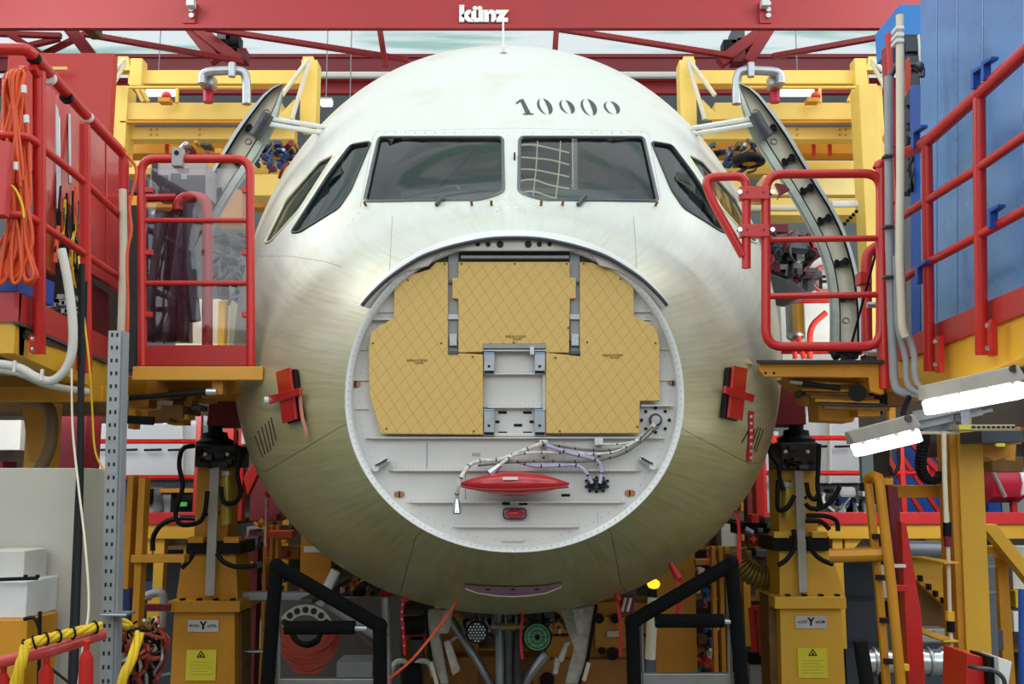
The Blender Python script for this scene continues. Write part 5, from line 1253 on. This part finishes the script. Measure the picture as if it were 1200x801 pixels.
for i in range(60):
    x=random.uniform(142,190); y=random.uniform(722,780); tb('wire',[(x,y,5.1+random.random()*.3),(x+random.uniform(-14,14),y+random.uniform(5,20),5+random.random()*.3),(x+random.uniform(-16,16),y+random.uniform(10,36),5.1),(x+random.uniform(-12,12),y+random.uniform(28,60),5.2)],random.uniform(.005,.012),random.choice([BLK,STLD,BLK,CRM,STL,BRN,mat('rust_cable',(150,54,34),.5),MATS['rust_cable'],MATS['rust_cable']]),TG,4,6)
o=tb('black_loop_cable',[(28,725,4.4),(40,724,4.4),(46,738,4.4),(46,765,4.4),(45,830,4.4)],.008,BLK,None,4); tag(o,'black cable curling over the white board at the lower left','cable')
o=tb('slanting_cable',[(60,783,4.6),(84,802,4.6),(96,815,4.6)],.006,BLK); tag(o,'thin black cable slanting down under the red handrail','cable')
# ---------------- middle distance ----------------
def tent(lab,x0,x1,y0,yt,y1,Y,poles,roof):
    T=thing('tarpaulin_booth',lab,'booth'); bx('booth_wall',x0,y0,x1,y1,Y,1.5,FAB,T,.01); bx('booth_plinth',x0,y1,x1,604,Y+.1,1.3,DGREY,T)
    pp('booth_roof',roof,Y+.1,1.4,FAB,T)
    for x in poles: tb('booth_pole',[(x,y0-4,Y-.05),(x,y1,Y-.05)],.022,WHT,T)
    n=int((x1-x0)/28)
    for i in range(n): x=x0+10+i*28; tb('booth_strap',[(x,yt,Y-.03),(x+20,yt-.5,Y-.03)],.012,BLK,T)
    return T
tent('white tarpaulin booth behind the left red rail',103,232,496,527,562,11,(214,),[(190,497),(196,483),(215,481),(228,490),(232,497)])
tent('white tarpaulin booth behind the right red rail and jack',940,1008,489,523,566,11,(972,),[(945,489),(945,476),(985,476),(985,489)])
o=bx('white_board_far',-10,492,24,527,9,.1,WHT); tag(o,'white board at the left edge under the walkway','board')
def railing(lab,bars,posts,Y,r=.022):
    T=thing('low_railing',lab,'railing')
    for x0,x1,y in bars: tb('rail_bar',[(x0,y,Y),(x1,y,Y)],r,RED,T,0,8)
    for x,y0,y1,w in posts: bx('rail_post',x-w,y0,x+w,y1,Y-.02,.06,RED,T)
    return T
railing('red railing in front of the left white booth',[(98,234,517),(98,236,559),(-10,30,519)],[(102,488,600,2),(231,482,600,3.2)],9.5)
railing('red railing in front of the right white booth',[(900,1015,513),(888,1080,554),(1158,1230,554)],[(895,520,600,3.4),(1188,518,625,3),(1059,520,620,3),(1087,545,560,2)],9.2)
def floorbeam(lab,x0,x1,Y,gaps):
    T=thing('raised_floor_frame',lab,'frame'); z=W(600,612,Y).z; MB().box((W(x0,612,Y).x,Y+.06,z-.05),(W(x1,612,Y).x,Y+4,z)).out('floor_plate',STLD,T); bx('toe_board',x0,600,x1,614,Y,.06,mat('toe_red2',(206,40,46),.45),T); bx('edge_beam',x0,614,x1,631,Y+.02,.12,YEL,T)
    for a,b in gaps:
        bx('frame_leg',a-7,631,a+5,760,Y+.05,.1,YEL,T); pp('knee_brace',[(a+5,631),(a+26,631),(a+5,655)],Y+.05,.1,YEL,T)
        bx('frame_leg',b-5,631,b+7,760,Y+.05,.1,YEL,T); pp('knee_brace',[(b-5,631),(b-26,631),(b-5,655)],Y+.05,.1,YEL,T)
    return T
floorbeam('red and yellow raised floor frame behind the left jack',96,240,8.9,[(120,183)])
floorbeam('red and yellow raised floor frame behind the right jack and ladder',884,1240,8.9,[(985,1110)])
T=thing('golden_upright_pair','pair of golden uprights with a cross arm left of the left jack','frame')
bx('upright',146,557,153,690,6.4,.1,YELO,T); bx('upright',158,560,166,735,6.35,.1,YELO,T); bx('cross_arm',153,650,216,659,6.3,.1,YELO,T)
T=thing('beam_support','golden leg with gusset below the left walkway','leg'); bx('leg_column',29,470,54,562,6.2,.2,YEL,T); pp('leg_gusset',[(24,462),(58,462),(50,540),(34,540)],6.15,.06,YELO,T)
o=bx('dark_red_column',60,478,100,562,8,.3,DRED); tag(o,'dark red column behind the golden leg at the left','column')
o=pipe('brown_pipe',[W(x,y,6) for x,y in ((-20,462),(30,468),(58,474),(62,500),(58,530),(42,556))],.035,mat('brown_hose',(124,100,66),.5),None,.2); tag(o,'brown pipe bending down under the left walkway','hose')
o=bx('red_block_under',62,468,82,482,7.5,.3,RED); tag(o,'bright red block under the left walkway','block')
def B(lab,name,cat,x0,y0,x1,y1,Y,D,m): o=bx(name,x0,y0,x1,y1,Y,D,m); tag(o,lab,cat); return o
B('blue panel behind the perforated post','navy_screen','panel',139,672,152,730,6.6,.1,mat('navy_panel',(28,56,120),.5))
B('blue and orange cleaning-trolley post left of the perforated post','trolley_post','post',113,700,120,728,5.6,.1,mat('orange_red',(214,70,40),.5))
B('small blue box low behind the perforated post','small_blue_box','box',115,592,124,609,9.6,.1,BLUD)
B('yellow-orange sheet inside the left raised frame','yellow_sheet','sheet',172,704,188,728,8.6,.05,YEL)
B('dark slate screen inside the left raised frame','slate_screen','screen',187,655,216,830,9.6,.1,mat('slate_screen_paint',(58,62,72),.6))
B('dark crate behind the left red toe board','dark_crate','crate',207,573,230,607,10,.3,BLK)
B('green label box beside the dark crate','green_label_box','box',206,588,219,593,9.9,.05,mat('label_green',(110,220,110),.5))
B('beige shelf board above the dark crate','shelf_board','shelf',186,572,232,577,9.95,.3,YELO)
C=thing('grey_motor','rounded grey motor behind the left red toe board','motor'); MB().tube([W(176,572,10),W(178,600,10)],.12,14).out('motor_body',GREY,C,True); bx('motor_cover',168,572,176,590,9.8,.1,BLK,C); bx('motor_box',180,575,200,600,10,.2,GREY,C)
C=thing('curved_black_hose','black hose arching over the left red toe board','hose'); tb('hose_tube',[(230,607,8.6),(208,607,8.6),(190,614,8.6),(180,628,8.6),(179,645,8.6)],.022,BLK,C,5); bx('hose_ring',206,604,210,610,8.58,.08,WHT,C)
tb('grey_hook_tube',[(166,712,7.6),(168,700,7.6),(186,694,7.6),(192,702,7.6),(190,735,7.6)],.03,GREY,thing('hook_tube','grey bent tube left of the left jack base','tube'),4)
B('dark red arm reaching to the left jack cap','red_strut','arm',162,708,198,716,6.9,.06,DRED)
# right of left jack: red braces under nose side
T=thing('red_trestle','dark red trestle with diagonal braces between the left jack and the nose','trestle')
bx('trestle_post',278,495,285,610,8.6,.12,RED,T); pp('trestle_brace',[(285,560),(310,520),(316,526),(290,580)],8.6,.1,RED,T); bx('trestle_post',294,500,330,610,9.4,.2,DRED,T); bx('trestle_post',262,498,274,520,8.9,.1,RED,T)
bx('trestle_panel',288,620,300,830,8.8,.15,DRED,T)
bx('trestle_pipe',283,492,291,520,8.4,.06,WHT,T)
B('blue box behind the left jack head','blue_box','box',242,503,250,513,9,.1,BLUD)
T=thing('stanchion','thin white stanchion topped with a red knot left of the nose','post'); tb('stanchion_tube',[(312,583,7.3),(311,640,7.3)],.008,WHT,T)
T=thing('grey_platform_rails','grey horizontal aluminium tubes behind the left padded guard','railing'); tb('rail_tube',[(282,698,7.2),(378,698,7.2)],.034,GREY,T); tb('rail_tube',[(282,763,7.2),(322,763,7.2)],.012,SIL,T); tb('rail_tube',[(394,668,7.0),(374,708,7.0)],.035,WHT,T); tb('rail_tube',[(452,700,6.9),(455,830,6.9)],.028,STL,T); tb('rail_tube',[(380,705,7.1),(440,744,7.0)],.03,GREY,T)
# hose reel with rust-coloured hose
HR=thing('hose_reel','white slotted hose reel bracket with rust coloured hoses inside the left padded guard','hose reel')
bx('reel_bracket',350,702,366,708,6.62,1.6,STLD,HR)
arc=[W(358+34*math.cos(g),742-34*math.sin(g),6.6) for g in [PI*.02+PI*.96*i/14 for i in range(15)]]; arc2=[W(358+22*math.cos(g),742-22*math.sin(g),6.6) for g in [PI*.02+PI*.96*i/14 for i in range(15)]][::-1]
MB().prism(arc+arc2,(0,.03,0)).out('reel_arch',mat('reel_white',(170,164,152),.5),HR)
for i in range(7): 
    g=PI*(.16+.68*i/6); c=(358+28*math.cos(g),742-28*math.sin(g)); MB().disc(W(*c,6.6),(0,-1,0),.02,.006,10).out('reel_slot',SLOT,HR)
tb('reel_hoop',[(342,742,6.5),(348,752,6.45),(360,755,6.45),(372,750,6.5),(376,742,6.5)],.02,BLK,HR,4)
for i in range(26):
    w=random.uniform(22,36); h=random.uniform(25,52); cxx=358+random.uniform(-3,8)
    tb('hose_loop',[(cxx-w,735,6.55),(cxx-w*.9,735+h*.6,6.45),(cxx-w*.4,735+h,6.4),(cxx+w*.3,735+h,6.4),(cxx+w*.85,735+h*.6,6.45),(cxx+w,735,6.55)],.013,MATS['rust_cable'],HR,4,6)
B('grey board behind the hose reel','grey_board','board',326,700,470,830,8.2,.1,mat('grey_board_paint',(112,108,104),.6))
B('silver box on the floor right of the hose reel','silver_box','box',394,775,436,830,7.4,.3,GREY)
tb('rope_line',[(458,820-80,6.4),(440,760,6.4),(420,742,6.4)],.006,BRN,HR)
# golden machines behind the nose gear
def machine(lab,rects,holes,Y,name='golden_machine',cat='machine'):
    T=thing(name,lab,cat)
    for i,(x0,y0,x1,y1,dy,m) in enumerate(rects): bx('machine_panel',x0,y0,x1,y1,Y+dy,.3,m,T,.01)
    for x,y,r in holes: MB().disc(W(x,y,Y-.02),(0,-1,0),r,.02,12).out('machine_port',BLK,T)
    return T
machine('golden machine housing behind the right gear door',[(640,705,770,742,.05,YELO),(697,722,745,760,0,YELO),(640,745,760,775,.1,YELO),(625,772,770,820,0,mat('dim_gold',(170,110,36),.5,0,.2,4))],[(702,724,.04),(721,724,.04),(705,762,.03),(641,796,.06),(718,765,.05)],8.6)
machine('golden machine housing behind the left gear door',[(462,725,500,772,0,YELO),(458,769,560,830,.1,MATS['dim_gold']),(500,718,560,780,.3,YELO),(552,768,640,830,.4,MATS['dim_gold'])],[(470,765,.03),(480,800,.05)],8.8)
T=thing('black_tank','black drum with a red band behind the left gear door','drum'); tb('drum_body',[(474,733,8.2),(500,731,8.2)],.07,BLK,T); bx('drum_stand',480,745,496,830,8.3,.1,STLD,T); bx('drum_band',474,738,500,750,8.3,.2,RED,T)
T=thing('black_wheel_arch','black roller with pale hoops low between the left guard and gear door','roller'); 
for x in (470,496): tb('hoop',[(x-12,792,7.6),(x-8,778,7.6),(x,774,7.6),(x+8,778,7.6),(x+12,792,7.6)],.02,WHT,T,4)
tb('roller_body',[(483,778,7.5),(484,830,7.5)],.07,BLK,T)
B('pale equipment label on the golden machine','equipment_label','label',711,739,729,746,8.55,.02,CRM)
T=thing('tilted_hatch','dark red striped panel above the right padded guard','panel'); bx('hatch_plate',727,697,743,720,7.6,.06,DRED,T)
for x in (731,737): tb('hatch_stripe',[(x-2,716,7.55),(x+2,700,7.55)],.012,WHT,T)
B('broad golden cabinet behind the right padded guard','golden_cabinet','cabinet',768,625,816,830,8.4,.4,YELO)
B('golden cabinet behind the left padded guard','golden_cabinet','cabinet',352,620,388,692,8.6,.3,YELO)
B('white label strip on the left golden cabinet','white_label','label',356,640,376,647,8.5,.03,WHT)
T=thing('golden_rail_frame','narrow golden uprights between the golden cabinet and the right guard','frame')
for x in (836,845,852): bx('upright',x,640,x+5,830,7.8,.08,YELO,T)
bx('cross_piece',815,655,840,662,7.9,.08,YELO,T)
T=thing('golden_rail_frame','narrow golden uprights just left of the left padded guard','frame')
for x in (306,313,320): bx('upright',x,615,x+4,830,7.8,.08,YELO,T)
B('orange sheet lying left of the nose under the stanchion','orange_sheet','sheet',314,622,342,630,7.6,.2,mat('orange_sheet',(232,90,60),.5))
clutter('stack of small parts in shelving between golden cabinet and uprights','parts_shelf','shelf',815,660,834,800,8.6,46,[BLK,RED,WHT,DGREY,STL,BRN,BLUD,BLK],(5,14),.2)
clutter('small parts and pipes under the left cheek of the nose','parts_shelf','shelf',395,660,470,725,8.4,50,[YELO,BLK,WHT,DGREY,STL,BRN,YELO,RED],(5,16),.5)
clutter('dark machinery between the left jack and the left guard','machine_parts','machinery',284,600,330,700,8.6,40,[BLK,STLD,DGREY,BRN,YELO,DRED],(6,18),.4)
clutter('hydraulic fittings around the top of the nose gear strut','hydraulic_fittings','fittings',540,716,655,742,7.5,60,[STLD,STL,BLK,BRN,YELO,STL],(4,11),.3,14)
clutter('dark machinery right of the right padded guard','machine_parts','machinery',862,600,908,690,8.0,36,[BLK,RED,DGREY,BRN,RED,STLD],(6,16),.3)
# right lower
D_=thing('flexible_duct','ribbed brass-coloured flexible duct right of the right padded guard','duct')
P=cr([W(x,y,7.4) for x,y in ((862,645),(868,660),(882,672),(900,677),(914,678))],8); V=[];
MB().tube(P,.07,16,rr=[.078 if i%2 else .068 for i in range(len(P))]).out('duct_body',mat('brass_duct',(150,130,70),.35,.6,.2,8),D_,True)
for i in range(0,len(P),2):
    t=(P[min(i+1,len(P)-1)]-P[max(i-1,0)]).normalized(); MB().tube([P[i]-t*.006,P[i]+t*.005],.083,16).out('duct_ring',MATS['brass_duct'],D_,True)
T=thing('red_fork_rack','red forked rack right of the right padded guard','rack')
for a,b in (((880,712),(884,762)),((889,712),(893,768)),((893,711),(906,760)),((880,712),(893,711))): MB().bar(W(*a,7.7),W(*b,7.7),.035,.03).out('rack_bar',RED,T)
B('blue sheet behind the red forked rack','blue_sheet','sheet',888,728,908,762,8.0,.05,BLUD); B('grey box below the red forked rack','grey_box','box',880,778,906,830,7.8,.3,GREY); B('black tray under the red forked rack','black_tray','tray',877,764,908,777,7.75,.3,BLK)
B('dark slate cabinet behind the ladder','slate_cabinet','cabinet',990,655,1028,830,10.2,.3,mat('slate_cabinet_paint',(78,84,98),.5)); B('lower half of the slate cabinet right of the red post','slate_cabinet','cabinet',1075,640,1125,830,10.3,.3,MATS['slate_cabinet_paint'])
for y in (700,754): B('shelf lip on the slate cabinet, %s'%('upper' if y==700 else 'lower'),'cabinet_lip','shelf',992,y,1028,y+2,10.15,.06,DGREY)
T=thing('silver_duct','shiny silver corrugated duct lying low behind the red post','duct')
P=[W(1012+i*4,775+math.sin(i)*.5,8.2) for i in range(25)]; MB().tube(P,.1,16,rr=[.10 if i%2 else .092 for i in range(25)]).out('duct_body',mat('silver_duct',(200,204,208),.25,.9),T,True); MB().ball(P[-1],.11,.1,.11,14,8).out('duct_end',MATS['silver_duct'],T,True)
for i in (3,9,14,19,23): MB().tube([P[i]+Vector((-.008,0,0)),P[i]+Vector((.008,0,0))],.112,16).out('duct_clamp',STL,T,True)
bx('duct_stand',1040,788,1062,830,8.15,.2,STLD,T)
T=thing('silver_pipe','long silver pipe under the right yellow frame beam','pipe'); tb('pipe_tube',[(1050,644,8.3),(1118,645,8.3)],.075,mat('dull_silver',(130,134,142),.35,.6),T)
T=thing('golden_slope_machine','golden sloping machine cover between the red post and the column','machine')
pp('slope_plate',[(1066,652),(1090,652),(1112,672),(1112,712),(1070,672)],8.4,.05,YEL,T); pp('slope_body',[(1070,672),(1112,712),(1112,735),(1075,735)],8.5,.3,BRN,T); pp('slope_edge',[(1068,668),(1112,708),(1112,714),(1068,675)],8.35,.08,YELO,T)
for x,y in ((1078,674),(1088,684),(1096,692),(1105,700)): bx('slope_clamp',x,y,x+4,y+7,8.3,.06,BLK,T)
T=thing('silver_case','silver flight case between the red post and the column','case'); bx('case_body',1075,737,1112,752,8.3,.3,mat('pale_steel',(180,182,184),.35,.4),T); bx('case_latch',1090,739,1096,745,8.28,.02,STLD,T); bx('case_lip',1074,752,1112,755,8.28,.3,STLD,T)
# blue scaffold panels on the right
T=thing('blue_stair_wall','blue wall with red diagonal rails right of the ladder','wall'); bx('blue_sheet',1050,505,1112,602,10.4,.1,BLUD,T)
for i in range(5): 
    x=1030+i*20; MB().bar(W(x,520+ (i%2)*4,10.1),W(x+50,600,10.1),.04,.04).out('diagonal_rail',RED,T)
MB().bar(W(1054,505,10.0),W(1100,552,10.0),.05,.05).out('diagonal_rail',RED,T)
T=thing('energy_chain','black cable chain hanging beside the golden column','cable chain')
pts=cr([W(x,y,6.7) for x,y in ((1083,508),(1080,530),(1079,548),(1086,562),(1098,562),(1104,554))],5)
for i in range(len(pts)-1): MB().bar(pts[i],pts[i+1],.05,.09,(0,1,0)).out('chain_link',BLK,T,bevel=.006)
B('dark motor box between chain and column','motor_box','box',1090,508,1110,535,7.0,.2,mat('rusty_dark',(60,44,40),.5)); B('golden cross beam from ladder to column','cross_beam','beam',1048,568,1114,583,6.9,.15,YELO)
B('dark drum left of the batten lamp cable','dark_drum','drum',1024,526,1043,558,6.9,.2,mat('bronze_dark',(60,52,42),.3,.5))
tb('hose_tube',[(1053,524,5.7),(1053,545,5.7),(1046,556,5.7),(1042,545,5.7)],.01,BLK,thing('short_black_hose','short black hose hanging under the smaller batten lamp','hose'),4)
T=thing('red_drum','crimson drum wrapped in film at the right behind the column','drum'); tb('drum_body',[(1155,566,9.2),(1192,566,9.2)],.17,mat('crimson_gloss',(170,24,52),.25),T); tb('drum_film',[(1190,566,9.15),(1215,566,9.15)],.14,FAB,T)
tb('silver_strut',[(1152,528,9.0),(1178,582,9.0)],.02,SIL,T); B('blue crate behind the right red railing','blue_crate','crate',1158,586,1173,600,9.7,.2,BLUD); B('grey crate right of the blue crate','grey_crate','crate',1174,583,1230,600,9.7,.2,GREY)
T=thing('golden_bracket_machine','golden angled bracket right of the column head','bracket'); pp('bracket_plate',[(1150,520),(1184,520),(1184,534),(1165,540),(1150,532)],6.9,.2,YELO,T); bx('bracket_motor',1162,535,1200,553,7.2,.2,BRN,T)
T=thing('yellow_truss_leg','yellow and golden truss legs at the right edge behind the column','frame')
pp('truss_leg',[(1168,640),(1180,640),(1192,830),(1176,830)],8.2,.2,YELO,T); pp('truss_brace',[(1150,614),(1168,614),(1230,690),(1230,712)],8.0,.12,YEL,T); pp('truss_top',[(1158,640),(1190,650),(1190,660),(1158,650)],8.1,.1,YELO,T); bx('truss_bracket',1152,640,1172,668,8.3,.1,BRN,T)
T=thing('silver_downpipe','silver downpipe right of the golden column','pipe'); tb('pipe_tube',[(1158,650,8.0),(1166,830,8.0)],.045,MATS['dull_silver'],T); 
for y in (662,692): tb('pipe_joint',[(1158+(y-650)*.04,y,8.0),(1158+(y-648)*.04,y+2,8.0)],.052,STL,T)
B('white tank at the right edge behind the truss legs','white_tank','tank',1186,640,1240,690,9.5,.2,WHT); B('yellow bin at the right edge behind the truss legs','yellow_bin','bin',1190,692,1240,712,9.4,.2,ROPE); B('pale bin below the yellow bin at the right edge','pale_bin','bin',1188,716,1240,740,9.4,.2,WHT); B('dark box low right of the column','dark_box','box',1161,738,1176,762,8.0,.2,DGREY)
T=thing('red_side_frame','dark red frame between the right cheek of the nose and the right jack','frame'); bx('frame_post',886,520,896,640,8.4,.15,RED,T); bx('frame_post',876,560,886,640,8.9,.15,DRED,T); bx('frame_blue_sheet',896,505,914,600,9.4,.05,mat('pale_blue_sheet',(170,190,205),.5),T); pp('frame_brace',[(896,498),(903,498),(912,520),(905,520)],8.6,.08,RED,T); bx('frame_bar',862,612,912,625,8.1,.2,BLK,T); bx('frame_bar',905,524,913,540,8.4,.1,STLD,T)
clutter('equipment on the raised floor between the right jack and the ladder','equipment_row','machinery',960,572,1012,594,9.6,20,[BLK,GREY,BLUD,BLK,DGREY,WHT],(8,22),.3,6)
T=thing('grey_case_rounded','rounded pale grey instrument case right of the right jack','case'); bx('case_body',984,570,1004,583,9.3,.2,mat('pale_grey_case',(170,172,178),.5),T,.03)
# dark storage racking closing the view between floor and platforms
T=thing('storage_racking','dark storage racking far behind the aircraft','racking'); 
bx('racking_back',-500,455,1700,830,14.5,.2,mat('racking_dark',(72,62,52),.7,0,.3,1),T)
for x in range(-480,1690,90): bx('racking_post',x,455,x+8,830,14.0,.1,YELO,T)
for y in (500,560,640,700,760): bx('racking_shelf',-500,y,1700,y+4,14.1,.5,BRN,T)
GRP='boxes on the dark storage racking'
for r_,y in enumerate((560,640,700,760)):
    for i in range(20):
        x=-20+i*62+random.uniform(-4,4); w=random.uniform(12,26); h=random.uniform(12,40)
        if 290<x<900 and y<640: continue
        o=bx('storage_box',x,y-h,x+w,y,14.1,.4,(m:=random.choice([(YELO,'golden'),(BRN,'brown'),(DGREY,'dark grey'),(BLK,'black'),(DRED,'dark red'),(GREY,'light grey'),(BEI,'beige'),(NAVY,'navy blue')]))[0]); tag(o,m[1]+' storage box on the dark racking far behind the aircraft','box',m[1]+' '+GRP)
B('narrow golden wall stretch behind the left jack','golden_wall','panel',215,640,350,655,9.0,.1,YELO)
# ---------------- finish: put every Empty at the base of its thing; origins of single meshes at their base ----------------
bpy.context.view_layer.update()
for T in THINGS:
    pts=[]
    for c in T.children:
        pts+=[Vector(v.co) for v in c.data.vertices][::3]
        for g in c.children: pts+=[Vector(v.co) for v in g.data.vertices][::5]
    if not pts: continue
    b=Vector(((min(p.x for p in pts)+max(p.x for p in pts))/2,(min(p.y for p in pts)+max(p.y for p in pts))/2,min(p.z for p in pts)))
    T.location=b
    for c in T.children: c.location=-b
for o in list(COL.objects):
    if o.type=='MESH' and o.parent is None and 'label' in o:
        vs=o.data.vertices; b=Vector(((min(v.co.x for v in vs)+max(v.co.x for v in vs))/2,(min(v.co.y for v in vs)+max(v.co.y for v in vs))/2,min(v.co.z for v in vs)))
        o.data.transform(Matrix.Translation(-b)); o.location=b
